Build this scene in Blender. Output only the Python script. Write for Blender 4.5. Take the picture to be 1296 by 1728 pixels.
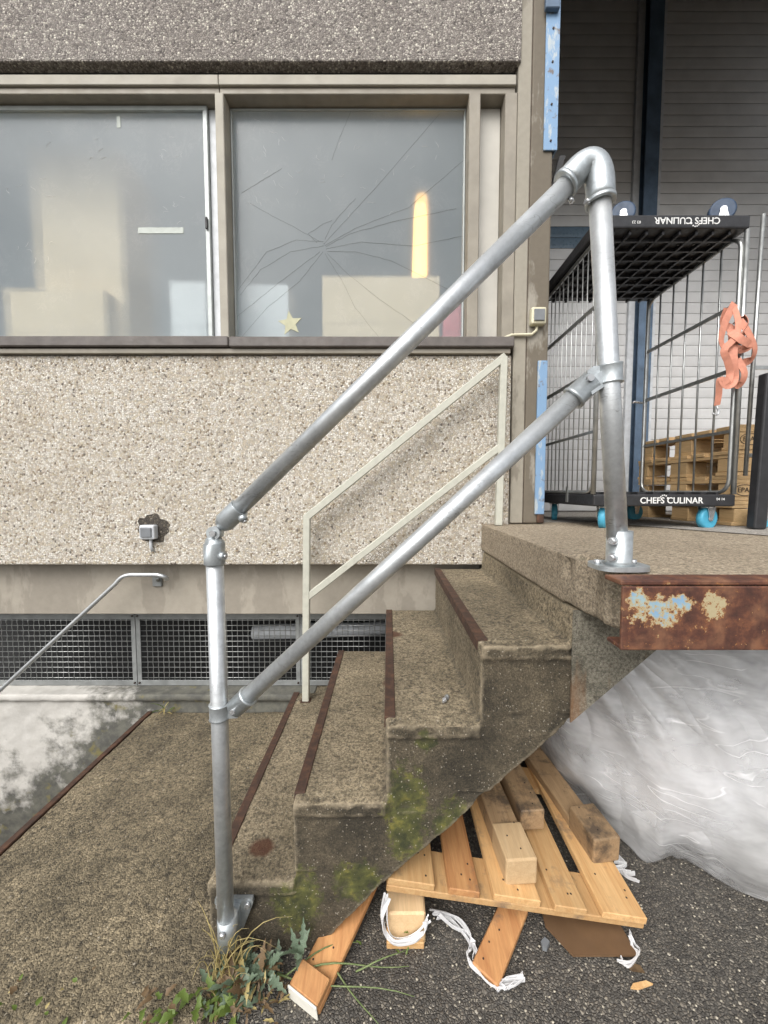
import bpy, bmesh, math, random
from mathutils import Vector, Matrix, noise, Quaternion
R = math.radians
random.seed(7)
S = bpy.context.scene
C = S.collection
for o in list(bpy.data.objects): bpy.data.objects.remove(o)

# ------------------------------------------------------------------ camera, sky, sun, exposure
H = 1.52                     # camera height above the asphalt
FPX, CXP, CYP = 630.0, 655.0, 864.0
TILT = math.atan(36/FPX)
cam = bpy.data.cameras.new('camera'); co = bpy.data.objects.new('camera', cam); C.objects.link(co)
cam.sensor_fit = 'VERTICAL'; cam.sensor_height = 24.0; cam.lens = FPX/1728*24.0
cam.shift_x = -(CXP-648)/1728.0
cam.clip_start = 0.05; cam.clip_end = 2000
co.location = (0, 0, H); co.rotation_euler = (R(90)-TILT, 0, 0)
S.camera = co

SUN_EL, SUN_AZ = 47.0, 205.0          # azimuth measured clockwise from +Y (the wall looks to -Y)
w = bpy.data.worlds.new('World'); S.world = w; w.use_nodes = True
nt = w.node_tree; bg = nt.nodes['Background']
sky = nt.nodes.new('ShaderNodeTexSky'); sky.sky_type = 'NISHITA'; sky.sun_disc = False
sky.sun_elevation = R(SUN_EL); sky.sun_rotation = R(SUN_AZ); sky.dust_density = 4; sky.air_density = 1.0; sky.ozone_density = 1.0
bw = nt.nodes.new('ShaderNodeRGBToBW'); mixw = nt.nodes.new('ShaderNodeMix'); mixw.data_type = 'RGBA'
mixw.inputs[0].default_value = 0.82   # overcast: most of the blue is washed out by cloud
nt.links.new(sky.outputs[0], bw.inputs[0]); nt.links.new(sky.outputs[0], mixw.inputs[6]); nt.links.new(bw.outputs[0], mixw.inputs[7])
nt.links.new(mixw.outputs[2], bg.inputs[0]); bg.inputs[1].default_value = 0.15
sl = bpy.data.lights.new('sun', 'SUN'); sl.energy = 0.95; sl.angle = R(48); sl.color = (1, .97, .925)
so = bpy.data.objects.new('sun', sl); C.objects.link(so)
az, el = R(SUN_AZ), R(SUN_EL)
sd = Vector((math.sin(az)*math.cos(el), math.cos(az)*math.cos(el), math.sin(el)))
so.rotation_euler = sd.to_track_quat('Z', 'Y').to_euler(); so.location = (-4, -6, 9)
S.view_settings.view_transform = 'Standard'; S.view_settings.look = 'None'; S.view_settings.gamma = 1
S.view_settings.use_curve_mapping = False; S.view_settings.exposure = 0.80
S.render.engine = 'CYCLES'
S.cycles.max_bounces = 5; S.cycles.diffuse_bounces = 2; S.cycles.glossy_bounces = 2; S.cycles.transmission_bounces = 4; S.cycles.transparent_max_bounces = 8

# ------------------------------------------------------------------ measuring helpers (photo pixel + known plane -> place)
def _ray(u, v):
    a = (u-CXP)/FPX; b = (CYP-v)/FPX
    return Vector((a, math.cos(TILT)+b*math.sin(TILT), -math.sin(TILT)+b*math.cos(TILT)))
def A(u, v, Y):
    r = _ray(u, v); return r*(Y/r.y) + Vector((0, 0, H))
def G(u, v, Z=0.0):
    r = _ray(u, v); return r*((Z-H)/r.z) + Vector((0, 0, H))

# ------------------------------------------------------------------ object helpers
def tag(o, label=None, cat=None, group=None, kind=None):
    if label: o['label'] = label
    if cat: o['category'] = cat
    if group: o['group'] = group
    if kind: o['kind'] = kind
    return o
def link(name, me, mat=None, parent=None):
    o = bpy.data.objects.new(name, me); C.objects.link(o)
    if mat is not None and me is not None and len(me.materials) == 0:
        me.materials.append(mat)
    if parent: o.parent = parent
    return o
def empty(name, loc, label, cat, group=None, rz=0):
    o = bpy.data.objects.new(name, None); C.objects.link(o); o.location = loc; o.rotation_euler = (0, 0, rz)
    o.empty_display_size = .05
    return tag(o, label, cat, group)
def from_bm(bm, name='m', smooth=False):
    me = bpy.data.meshes.new(name); bm.normal_update(); bm.to_mesh(me); bm.free()
    if smooth:
        for p in me.polygons: p.use_smooth = True
    return me
def part(name, bm, mat, parent, smooth=False, world=True):
    me = from_bm(bm, name, smooth)
    o = link(name, me, mat, parent)
    if parent is not None and world:         # the mesh was written in world space
        m = Matrix.Identity(4); p = parent; chain = []
        while p: chain.append(p); p = p.parent
        for p in reversed(chain): m = m @ (Matrix.Translation(p.location) @ p.rotation_euler.to_matrix().to_4x4())
        me.transform(m.inverted())
    return o
def bx(bm, x0, x1, y0, y1, z0, z1, bev=0.0, seg=1, M=None):
    vs = [bm.verts.new((x, y, z)) for x in (x0, x1) for y in (y0, y1) for z in (z0, z1)]
    idx = [(0,1,3,2),(4,6,7,5),(0,4,5,1),(2,3,7,6),(0,2,6,4),(1,5,7,3)]
    fs = [bm.faces.new([vs[i] for i in f]) for f in idx]
    if bev > 0:
        es = list({e for f in fs for e in f.edges})
        r = bmesh.ops.bevel(bm, geom=es, offset=bev, segments=seg, affect='EDGES', profile=.5)
        vs = list({v for f in r['faces'] for v in f.verts} | {v for v in vs if v.is_valid})
    if M is not None:
        vv = [v for v in vs if v.is_valid]
        bmesh.ops.transform(bm, matrix=M, verts=vv)
    return bm
def box(x0, x1, y0, y1, z0, z1, bev=0.0, seg=1):
    return bx(bmesh.new(), x0, x1, y0, y1, z0, z1, bev, seg)
def tube(bm, pts, rad, n=16, cap=True, flat=None):
    """sweep a circle (or an ellipse: flat=(a,b,up)) along pts; rad is a number or a list"""
    pts = [Vector(p) for p in pts]; k = len(pts)
    rs = rad if isinstance(rad, (list, tuple)) else [rad]*k
    tans = []
    for i in range(k):
        a = pts[max(i-1, 0)]; b = pts[min(i+1, k-1)]
        tans.append((b-a).normalized() if (b-a).length > 1e-9 else Vector((0, 0, 1)))
    t = tans[0]; up = Vector((0, 0, 1)) if abs(t.z) < .9 else Vector((1, 0, 0))
    nrm = (up - t*up.dot(t)).normalized(); rings = []
    for i in range(k):
        if i:
            q = tans[i-1].rotation_difference(tans[i]); nrm = q @ nrm
            nrm = (nrm - tans[i]*nrm.dot(tans[i])).normalized()
        bn = tans[i].cross(nrm)
        fa, fb = (1, 1) if flat is None else flat
        rings.append([bm.verts.new(pts[i] + rs[i]*(math.cos(2*math.pi*j/n)*nrm*fa + math.sin(2*math.pi*j/n)*bn*fb)) for j in range(n)])
    for i in range(k-1):
        for j in range(n):
            bm.faces.new((rings[i][j], rings[i][(j+1) % n], rings[i+1][(j+1) % n], rings[i+1][j])).smooth = True
    if cap:
        bm.faces.new(list(reversed(rings[0]))); bm.faces.new(rings[-1])
    return bm
def tb(pts, rad, n=16, **k): return tube(bmesh.new(), pts, rad, n, **k)
def bezier(p0, p1, p2, k=8):
    p0, p1, p2 = Vector(p0), Vector(p1), Vector(p2)
    return [(1-t)**2*p0 + 2*t*(1-t)*p1 + t*t*p2 for t in [i/k for i in range(k+1)]]
def prism(poly, axis, a, b, bm=None):
    """extrude a 2D outline. axis 'y': outline is (x,z); axis 'x': outline is (y,z); axis 'z': outline is (x,y)"""
    bm = bm or bmesh.new()
    def mk(p, t): return {'y': (p[0], t, p[1]), 'x': (t, p[0], p[1]), 'z': (p[0], p[1], t)}[axis]
    v0 = [bm.verts.new(mk(p, a)) for p in poly]; v1 = [bm.verts.new(mk(p, b)) for p in poly]
    n = len(poly); fs = [bm.faces.new(v0), bm.faces.new(list(reversed(v1)))]
    for i in range(n): fs.append(bm.faces.new((v0[i], v1[i], v1[(i+1) % n], v0[(i+1) % n])))
    bmesh.ops.recalc_face_normals(bm, faces=fs)
    return bm
def worn(bm, voxel, amp, freq, seed=0, smooth_it=2, amp2=0.0, freq2=6.0, chip=None):
    """cast concrete: voxel remesh rounds the arrises, noise roughens them"""
    me = from_bm(bm); o = bpy.data.objects.new('tmp', me); C.objects.link(o)
    m = o.modifiers.new('r', 'REMESH'); m.mode = 'VOXEL'; m.voxel_size = voxel; m.use_smooth_shade = True
    if smooth_it:
        m2 = o.modifiers.new('s', 'SMOOTH'); m2.factor = .5; m2.iterations = smooth_it
    dg = bpy.context.evaluated_depsgraph_get(); me2 = bpy.data.meshes.new_from_object(o.evaluated_get(dg))
    bpy.data.objects.remove(o); bpy.data.meshes.remove(me)
    off = Vector((seed*3.1, seed*1.7, seed*2.3)); nr = [v.normal.copy() for v in me2.vertices]
    for i, v in enumerate(me2.vertices):
        p = v.co
        d = amp*(noise.noise((p+off)*freq) + .5*noise.noise((p+off)*freq*2.3)) + amp2*noise.noise((p+off)*freq2)
        if chip: d += chip(p, nr[i])
        v.co = p + nr[i]*d
    for p in me2.polygons: p.use_smooth = True
    bm = bmesh.new(); bm.from_mesh(me2); bpy.data.meshes.remove(me2)
    return bm
def text_mesh(body, size, M, name='lettering', extrude=.0006, bold=0.0):
    cu = bpy.data.curves.new('t', 'FONT'); cu.body = body; cu.size = size; cu.extrude = extrude; cu.align_x = 'CENTER'; cu.align_y = 'CENTER'
    cu.resolution_u = 3; cu.offset = bold
    o = bpy.data.objects.new('t', cu); C.objects.link(o)
    dg = bpy.context.evaluated_depsgraph_get(); me = bpy.data.meshes.new_from_object(o.evaluated_get(dg)); me.name = name
    bpy.data.objects.remove(o); bpy.data.curves.remove(cu)
    me.transform(M); me.materials.clear()
    return me
def wpart(name, me, mat, parent):
    bm = bmesh.new(); bm.from_mesh(me); bpy.data.meshes.remove(me)
    return part(name, bm, mat, parent)
FACE = Matrix.Rotation(R(90), 4, 'X')       # text that faces the camera side (-Y)

# ------------------------------------------------------------------ materials
class MT:
    def __init__(s, name):
        s.m = bpy.data.materials.new(name); s.m.use_nodes = True; s.t = s.m.node_tree; s.N = s.t.nodes; s.L = s.t.links
        s.b = s.N['Principled BSDF']; s._co = None
    def n(s, ty, **k):
        x = s.N.new('ShaderNode'+ty)
        for a, v in k.items(): setattr(x, a, v)
        return x
    def set(s, **k):
        nm = dict(rough='Roughness', metal='Metallic', color='Base Color', spec='Specular IOR Level', trans='Transmission Weight', ior='IOR', coat='Coat Weight', sss='Subsurface Weight')
        for a, v in k.items():
            i = s.b.inputs[nm[a]]
            if hasattr(v, 'is_linked') or hasattr(v, 'links'): s.L.new(v, i)
            else: i.default_value = (*v, 1) if isinstance(v, tuple) and len(v) == 3 else v
        return s
    def co(s, kind='Object', scale=None, rnd=False, rot=None):
        tc = s.n('TexCoord'); out = tc.outputs[kind]
        if rnd:
            oi = s.n('ObjectInfo'); ad = s.n('VectorMath', operation='MULTIPLY_ADD')
            cm = s.n('CombineXYZ'); s.L.new(oi.outputs['Random'], cm.inputs[0]); s.L.new(oi.outputs['Random'], cm.inputs[1]); s.L.new(oi.outputs['Random'], cm.inputs[2])
            s.L.new(cm.outputs[0], ad.inputs[0]); ad.inputs[1].default_value = (17, 31, 23); s.L.new(out, ad.inputs[2]); out = ad.outputs[0]
        if scale or rot:
            mp = s.n('Mapping'); s.L.new(out, mp.inputs[0])
            if scale: mp.inputs['Scale'].default_value = scale
            if rot: mp.inputs['Rotation'].default_value = rot
            out = mp.outputs[0]
        return out
    def noise(s, scale, detail=4, rough=.55, vec=None, dist=0):
        x = s.n('TexNoise'); x.inputs['Scale'].default_value = scale; x.inputs['Detail'].default_value = detail; x.inputs['Roughness'].default_value = rough
        x.inputs['Distortion'].default_value = dist
        s.L.new(vec if vec is not None else s.co(), x.inputs['Vector']); return x.outputs[0]
    def vor(s, scale, feature='F1', vec=None, out='Color', rnd=1):
        x = s.n('TexVoronoi', feature=feature); x.inputs['Scale'].default_value = scale; x.inputs['Randomness'].default_value = rnd
        s.L.new(vec if vec is not None else s.co(), x.inputs['Vector']); return x.outputs[out]
    def ramp(s, fac, stops, interp='LINEAR'):
        x = s.n('ValToRGB'); x.color_ramp.interpolation = interp; e = x.color_ramp.elements
        while len(e) < len(stops): e.new(.5)
        for i, (p, c) in enumerate(stops):
            e[i].position = p; e[i].color = (*c, 1) if isinstance(c, tuple) else (c, c, c, 1)
        s.L.new(fac, x.inputs[0]); return x.outputs[0]
    def mix(s, fac, a, b, mode='MIX'):
        x = s.n('Mix', data_type='RGBA', blend_type=mode)
        for i, v in ((0, fac), (6, a), (7, b)):
            if hasattr(v, 'links'): s.L.new(v, x.inputs[i])
            else: x.inputs[i].default_value = ((*v, 1) if isinstance(v, tuple) else v)
        return x.outputs[2]
    def math(s, op, a, b=0.0, clamp=False):
        x = s.n('Math', operation=op); x.use_clamp = clamp
        for i, v in ((0, a), (1, b)):
            if hasattr(v, 'links'): s.L.new(v, x.inputs[i])
            else: x.inputs[i].default_value = v
        return x.outputs[0]
    def sep(s, v):
        x = s.n('SeparateXYZ'); s.L.new(v, x.inputs[0]); return x.outputs
    def red(s, v):
        x = s.n('SeparateColor'); s.L.new(v, x.inputs[0]); return x.outputs
    def bump(s, h, strength=.5, dist=.01, prev=None):
        x = s.n('Bump'); x.inputs['Strength'].default_value = strength; x.inputs['Distance'].default_value = dist
        s.L.new(h, x.inputs['Height'])
        if prev is not None: s.L.new(prev, x.inputs['Normal'])
        s.L.new(x.outputs[0], s.b.inputs['Normal']); return x.outputs[0]

def simple(name, col, rough=.5, metal=0.0, var=.12, scale=18, bump=0.0, bscale=60):
    m = MT(name); n = m.noise(scale, 5, vec=m.co(rnd=True))
    c = m.ramp(n, [(.3, tuple(max(0, x*(1-var)) for x in col)), (.7, tuple(min(1, x*(1+var)) for x in col))])
    m.set(color=c, metal=metal, rough=m.ramp(m.noise(scale*2.3, 3), [(.3, max(.02, rough-.08)), (.7, min(1, rough+.1))]))
    if bump: m.bump(m.noise(bscale, 4), bump, .004)
    return m.m

def aggregate(name, scale, pal, mortar, dirt, dirt_at, bumpd=.008, edge=.10):
    """washed pebble facing: each pebble its own colour, set in mortar"""
    m = MT(name); w1 = m.noise(scale*1.4, 2, vec=m.co())
    wv = m.n('VectorMath', operation='MULTIPLY_ADD'); cb = m.n('CombineXYZ')
    for i in range(3): m.L.new(w1, cb.inputs[i])
    m.L.new(cb.outputs[0], wv.inputs[0]); wv.inputs[1].default_value = (.010, -.008, .009); m.L.new(m.co(), wv.inputs[2]); v = wv.outputs[0]
    cell = m.red(m.vor(scale, 'F1', v))
    col = m.ramp(cell[0], pal, 'CONSTANT')
    col = m.mix(.22, col, m.ramp(cell[1], [(0, .45), (1, .95)]), 'MULTIPLY')
    e = m.vor(scale, 'DISTANCE_TO_EDGE', v, 'Distance')
    em = m.ramp(e, [(0, 0.0), (edge, 1.0)])
    size = m.ramp(cell[2], [(.05, 0.0), (.12, 1.0)])           # some sockets are empty
    em = m.math('MULTIPLY', em, size)
    col = m.mix(em, mortar, col)
    d = m.ramp(m.noise(1.6, 4, .65), dirt_at)
    col = m.mix(d, col, dirt, 'MULTIPLY')
    m.set(color=col, rough=.75)
    h = m.math('MULTIPLY', m.ramp(e, [(0, 0.0), (.12, .65), (.35, 1.0)], 'EASE'), m.math('ADD', m.math('MULTIPLY', cell[1], .5), .5))
    m.bump(m.math('MULTIPLY', h, m.math('ADD', m.math('MULTIPLY', size, .8), .2)), 1.0, bumpd)
    return m.m
M = {}
M['panel_light'] = aggregate('pale pebble facing', 88,
    [(0, (.68,.60,.49)), (.18, (.84,.79,.70)), (.34, (.55,.50,.43)), (.46, (.90,.86,.78)), (.62, (.66,.58,.44)), (.74, (.76,.71,.64)), (.88, (.44,.38,.31)), (.94, (.30,.235,.155)), (.975, (.17,.145,.12))],
    (.47,.405,.315), (.70,.64,.55), [(.52, 0.0), (.75, .5)], .008, .08)
M['panel_dark'] = aggregate('weathered pebble facing', 88,
    [(0, (.33,.295,.26)), (.2, (.46,.41,.365)), (.42, (.23,.20,.18)), (.58, (.56,.51,.45)), (.74, (.36,.32,.28)), (.86, (.76,.71,.61)), (.95, (.14,.12,.108))],
    (.19,.168,.15), (.74,.71,.68), [(.45, 0.0), (.7, .6)], .010)

M['mortar_patch'] = aggregate('bare dirty mortar', 70, [(0, (.10,.085,.065)), (.4, (.16,.135,.10)), (.7, (.07,.058,.045)), (.92, (.40,.35,.28))], (.06,.05,.04), (.7,.7,.7), [(.5, 0.0), (.7, .5)], .012)
def concrete(name, c0, c1, c2, fine=210, speck=.93, front=None, moss=False, streak=None, bumpd=.004, spots=(), grain=42, worn_edges_dark_creases=False):
    m = MT(name); co = m.co()
    big = m.noise(2.3, 5, .66); med = m.noise(grain, 4, .72); fin = m.noise(95, 3, .7)
    col = m.mix(m.ramp(big, [(.36, 0.0), (.64, 1.0)]), c0, c1)
    col = m.mix(m.ramp(med, [(.50, 0.0), (.66, .75)]), col, c2)
    cell = m.red(m.vor(fine, 'F1')); e = m.vor(fine, 'DISTANCE_TO_EDGE', out='Distance')
    col = m.mix(.75, col, m.ramp(cell[0], [(0, .50), (.35, .85), (.65, 1.0), (1, 1.25)]), 'MULTIPLY')
    col = m.mix(m.ramp(fin, [(.38, .65), (.55, 0.0)]), col, tuple(x*.35 for x in c2))
    ge = m.n('NewGeometry'); nx = m.sep(ge.outputs['Normal'])
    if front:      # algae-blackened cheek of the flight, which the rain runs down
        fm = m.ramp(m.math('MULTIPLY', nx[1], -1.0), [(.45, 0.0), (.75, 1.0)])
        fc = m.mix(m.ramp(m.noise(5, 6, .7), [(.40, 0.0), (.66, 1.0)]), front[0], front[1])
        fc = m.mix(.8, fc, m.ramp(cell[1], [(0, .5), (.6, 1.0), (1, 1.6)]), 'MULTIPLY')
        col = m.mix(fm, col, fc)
    if moss:
        p = m.sep(co)
        def blob(cx, cz, rx, rz):
            dx = m.math('DIVIDE', m.math('SUBTRACT', p[0], cx), rx); dz = m.math('DIVIDE', m.math('SUBTRACT', p[2], cz), rz)
            d = m.math('ADD', m.math('MULTIPLY', dx, dx), m.math('MULTIPLY', dz, dz))
            return m.math('SUBTRACT', 1.0, d, True)
        mm = None
        for b in moss:
            x = blob(*b); mm = x if mm is None else m.math('MAXIMUM', mm, x)
        mk = m.math('MULTIPLY', m.ramp(m.math('ADD', mm, m.math('MULTIPLY', m.math('SUBTRACT', m.noise(22, 6, .8), .5), 2.6)), [(.42, 0.0), (.70, .85)]), m.ramp(m.math('MULTIPLY', nx[1], -1.0), [(.4, 0.0), (.7, 1.0)]))
        col = m.mix(mk, col, m.ramp(m.noise(30, 4), [(.35, (.035,.042,.012)), (.55, (.10,.105,.025)), (.72, (.25,.225,.045))]))
    sp = m.ramp(cell[2], [(speck, 0.0), (speck+.01, 1.0)], 'CONSTANT')
    spm = m.math('MULTIPLY', sp, m.ramp(e, [(.05, 0.0), (.2, .8)]))
    col = m.mix(m.math('MULTIPLY', spm, .6), col, (.58,.52,.42))
    for (cx, cy, r) in spots:
        p = m.sep(co); dx = m.math('DIVIDE', m.math('SUBTRACT', p[0], cx), r*1.25); dy = m.math('DIVIDE', m.math('SUBTRACT', p[1], cy), r)
        s_ = m.math('SUBTRACT', 1.0, m.math('ADD', m.math('MULTIPLY', dx, dx), m.math('MULTIPLY', dy, dy)), True)
        s_ = m.math('MULTIPLY', m.ramp(m.math('ADD', s_, m.math('MULTIPLY', m.math('SUBTRACT', med, .5), .7)), [(.1, 0.0), (.6, .9)]), m.ramp(nx[2], [(.5, 0.0), (.8, 1.0)]))
        col = m.mix(s_, col, (.085,.032,.014))
    if worn_edges_dark_creases:     # arrises scrubbed pale by wear
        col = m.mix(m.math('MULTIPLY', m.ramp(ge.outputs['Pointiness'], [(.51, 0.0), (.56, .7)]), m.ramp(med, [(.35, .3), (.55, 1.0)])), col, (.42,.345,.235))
        col = m.mix(m.ramp(ge.outputs['Pointiness'], [(.455, .75), (.495, 0.0)]), col, (.055,.046,.032))  # concave creases and inner corners tinted darker
    if streak:
        col = m.mix(m.ramp(m.noise(3.5, 5, .6, vec=m.co(scale=(2.5, 2.5, .5))), [(.60, 0.0), (.72, .75)]), col, streak)
    m.set(color=col, rough=.86)
    b1 = m.bump(m.ramp(e, [(0, 0.0), (.25, 1.0)]), .6, bumpd)
    m.bump(m.noise(40, 4, .7), .6, bumpd*1.6, b1)
    return m.m
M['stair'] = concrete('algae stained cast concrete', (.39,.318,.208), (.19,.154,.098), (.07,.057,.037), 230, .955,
    front=((.044,.036,.023), (.125,.10,.064)), worn_edges_dark_creases=True, spots=[(-.452, -.435, .042), (.02, .20, .05)], moss=[(.06,.47,.10,.24), (.22,.42,.10,.14), (-.30,.18,.12,.16), (.12,.72,.05,.05), (-.1,.24,.12,.10)])
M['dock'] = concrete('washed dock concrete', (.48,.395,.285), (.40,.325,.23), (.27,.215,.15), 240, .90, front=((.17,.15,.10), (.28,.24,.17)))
M['slab'] = concrete('coarse washed concrete', (.36,.292,.185), (.125,.102,.064), (.046,.038,.025), 120, .97, bumpd=.007)
M['smooth_concrete'] = concrete('grey brown fairfaced concrete', (.36,.31,.26), (.32,.275,.23), (.24,.20,.165), 500, .99, bumpd=.0015)
M['soffit'] = concrete('formed concrete', (.30,.275,.215), (.20,.182,.14), (.11,.098,.07), 420, .98, streak=(.20,.09,.03), bumpd=.0015, grain=14)
M['floor_light'] = concrete('pale screed', (.42,.39,.35), (.38,.35,.31), (.30,.27,.23), 300, .98, bumpd=.001)
def asphalt():
    m = MT('asphalt with pebbles'); cell = m.red(m.vor(120, 'F1')); e = m.vor(120, 'DISTANCE_TO_EDGE', out='Distance')
    col = m.ramp(cell[0], [(0, (.115,.105,.09)), (.3, (.165,.148,.124)), (.55, (.085,.077,.067)), (.72, (.21,.185,.15)), (.88, (.13,.112,.09)), (.95, (.29,.26,.21)), (.99, (.45,.41,.34))], 'CONSTANT')
    col = m.mix(m.ramp(e, [(.02, 0.0), (.12, 1.0)]), (.07,.064,.056), col)
    col = m.mix(m.ramp(m.noise(1.7, 4, .6), [(.45, 0.0), (.66, .6)]), col, (.55,.53,.52), 'MULTIPLY')
    m.set(color=col, rough=.8); m.bump(m.math('MULTIPLY', m.ramp(e, [(0, 0.0), (.25, 1.0)]), m.math('ADD', cell[1], .3)), .9, .006)
    return m.m
M['asphalt'] = asphalt()
def galv(name, c=(.72,.745,.755), r0=.30, r1=.52, sc=1.0):
    m = MT(name); v = m.co(rnd=True)
    n = m.noise(26*sc, 5, .6, vec=v); n2 = m.noise(7*sc, 4, .6, vec=v)
    col = m.mix(m.ramp(n, [(.35, 0.0), (.7, 1.0)]), tuple(x*.68 for x in c), c)
    col = m.mix(m.ramp(n2, [(.5, 0.0), (.75, .5)]), col, tuple(min(1, x*1.18) for x in c))
    m.set(color=col, metal=.74, rough=m.ramp(n, [(.3, r1), (.7, r0)])); col2 = m.mix(m.math('MULTIPLY', m.ramp(m.math('ABSOLUTE', m.math('SUBTRACT', m.noise(9, 3, vec=m.co(scale=(1, 1, 3), rnd=True)), .5)), [(0, 1.0), (.008, 0.0)]), m.ramp(m.noise(5, 2, vec=v), [(.52, 0.0), (.6, .55)])), col, (.20,.20,.19)); m.set(color=col2)
    m.bump(m.noise(120*sc, 3, vec=v), .2, .002)
    return m.m
M['galv'] = galv('galvanised pipe'); M['cast'] = galv('galvanised casting', (.58,.62,.635), .3, .5, 1.6)
M['zinc'] = galv('bright zinc', (.66,.67,.68), .18, .34)
M['wire'] = simple('zinc wire', (.42,.43,.42), .38, .85, .2)
M['rust'] = None
def rust():
    m = MT('rusted angle'); n = m.noise(24, 6, .7); n2 = m.noise(5, 5)
    c = m.ramp(n, [(.3, (.028,.017,.012)), (.5, (.058,.030,.019)), (.68, (.11,.052,.028))])
    m.set(color=c, rough=.8); m.bump(n, .5, .003); return m.m
M['rust'] = rust()
def rust_paint():
    m = MT('rusted beam with paint remains'); co = m.co(); p = m.sep(co)
    n = m.noise(30, 7, .7); n2 = m.noise(9, 6, .65)
    c = m.ramp(n, [(.28, (.035,.016,.012)), (.5, (.085,.032,.020)), (.7, (.19,.075,.035))])
    c = m.mix(m.ramp(m.noise(14, 5), [(.5, 0.0), (.72, .8)]), c, (.24,.115,.06))
    def blob(cx, cz, rx, rz):
        dx = m.math('DIVIDE', m.math('SUBTRACT', p[0], cx), rx); dz = m.math('DIVIDE', m.math('SUBTRACT', p[2], cz), rz)
        return m.math('SUBTRACT', 1.0, m.math('ADD', m.math('MULTIPLY', dx, dx), m.math('MULTIPLY', dz, dz)), True)
    mm = m.math('MAXIMUM', m.math('MAXIMUM', blob(.61-2, 1.245-1.2, .085, .046), blob(.568-2, 1.275-1.2, .035, .032)), m.math('MAXIMUM', blob(.665-2, 1.266-1.2, .038, .030), blob(.738-2, 1.258-1.2, .036, .044)))
    s = m.math('ADD', mm, m.math('MULTIPLY', m.math('SUBTRACT', m.noise(52, 6, .75), .54), 4.2))
    c = m.mix(m.ramp(s, [(.28, 0.0), (.40, 1.0)]), c, (.30,.12,.03))
    c = m.mix(m.ramp(s, [(.42, 0.0), (.50, 1.0)]), c, (.38,.32,.19))
    c = m.mix(m.math('MULTIPLY', m.ramp(s, [(.70, 0.0), (.86, 1.0)]), m.ramp(m.math('ADD', p[0], 2.0), [(.0, 1.0), (.69, 1.0), (.71, 0.0)])), c, m.ramp(m.noise(40, 3), [(.4, (.28,.38,.40)), (.6, (.19,.32,.46))]))
    m.set(color=c, rough=.62); m.bump(m.noise(45, 6, .7), .5, .003); return m.m
M['beam'] = rust_paint()
M['white_rail'] = simple('cream white paint', (.47,.465,.395), .45, 0, .08, 30, .15)
M['frame'] = simple('taupe painted frame', (.265,.237,.19), .55, 0, .14, 9, .12)
M['frame_light'] = simple('light taupe render', (.36,.335,.28), .7, 0, .12, 6, .2)
M['frame_grey'] = simple('pale grey metal sash', (.42,.45,.44), .45, .2, .1)
M['panel_white'] = simple('off white infill panel', (.50,.48,.43), .6, 0, .10, 5)
M['sill'] = simple('brown aluminium sill', (.115,.10,.09), .55, 0, .2, 14, .25)
M['dark'] = simple('dark rubber', (.02,.02,.02), .6)
M['black_plastic'] = simple('black moulded plastic', (.022,.022,.024), .42, 0, .25, 30, .2)
M['tyre_blue'] = simple('blue polyurethane', (.07,.36,.52), .45, 0, .12)
M['tyre_dark'] = simple('dark blue rubber', (.03,.055,.10), .5, 0, .2)
M['print'] = simple('white print', (.72,.72,.70), .5, 0, .1, 80)
M['black_print'] = simple('branded mark', (.07,.05,.035), .8)
M['grille_frame'] = simple('grey galvanised flat', (.26,.27,.265), .55, .4, .2, 12, .2)
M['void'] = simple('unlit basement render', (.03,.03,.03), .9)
M['orange'] = simple('faded orange webbing', (.58,.245,.165), .7, 0, .12, 40, .3, 300)
M['box_grey'] = simple('grey socket plastic', (.17,.18,.19), .45)
M['box_cream'] = simple('ivory switch plastic', (.62,.58,.42), .4)
def stained(name, base, stain, sc=4, th=.52):
    m = MT(name); v = m.co()
    n = m.noise(sc, 6, .62, vec=m.co(scale=(1.6, 1, .55)))
    c = m.mix(m.ramp(n, [(th, 0.0), (th+.04, 1.0)]), base, stain)
    c = m.mix(.35, c, m.ramp(m.noise(28, 5), [(.3, .75), (.7, 1.1)]), 'MULTIPLY')
    m.set(color=c, rough=.8); m.bump(m.noise(70, 5), .3, .002); return m.m
M['column'] = stained('patched pilaster render', (.15,.127,.095), (.30,.275,.23), 2.0, .55)
M['column_edge'] = stained('pale pilaster strip', (.31,.283,.23), (.22,.195,.155), 3.0, .56)
M['band'] = stained('taupe plinth band', (.345,.31,.255), (.28,.25,.205), 2.2, .5)
def blue_guard():
    m = MT('chipped blue paint'); n = m.noise(9, 7, .7, vec=m.co(scale=(3, 3, .8)))
    c = m.mix(m.ramp(n, [(.53, 0.0), (.60, 1.0)]), (.20,.325,.49), (.42,.47,.49))
    c = m.mix(m.ramp(m.noise(22, 6), [(.62, 0.0), (.70, 1.0)]), c, (.16,.14,.13))
    m.set(color=c, rough=.45, metal=.1); m.bump(n, .2, .002); return m.m
M['blue'] = blue_guard()
M['dark_bounce_cut'] = simple('dark recess lining to cut bounce', (.06,.055,.05), .8)  # recess surfaces made dark to cut bounce light on the upper shutters
M['blue_post'] = simple('deep blue steel', (.10,.15,.22), .5, .1, .3, 7)
M['shutter'] = simple('silver shutter slat', (.58,.58,.575), .55, .05, .08, 5)
M['shutter_glass'] = simple('blue tinted sight slat', (.13,.19,.25), .3, 0, .1)
M['shutter_white'] = simple('pale guide rail', (.56,.58,.60), .5)
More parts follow.
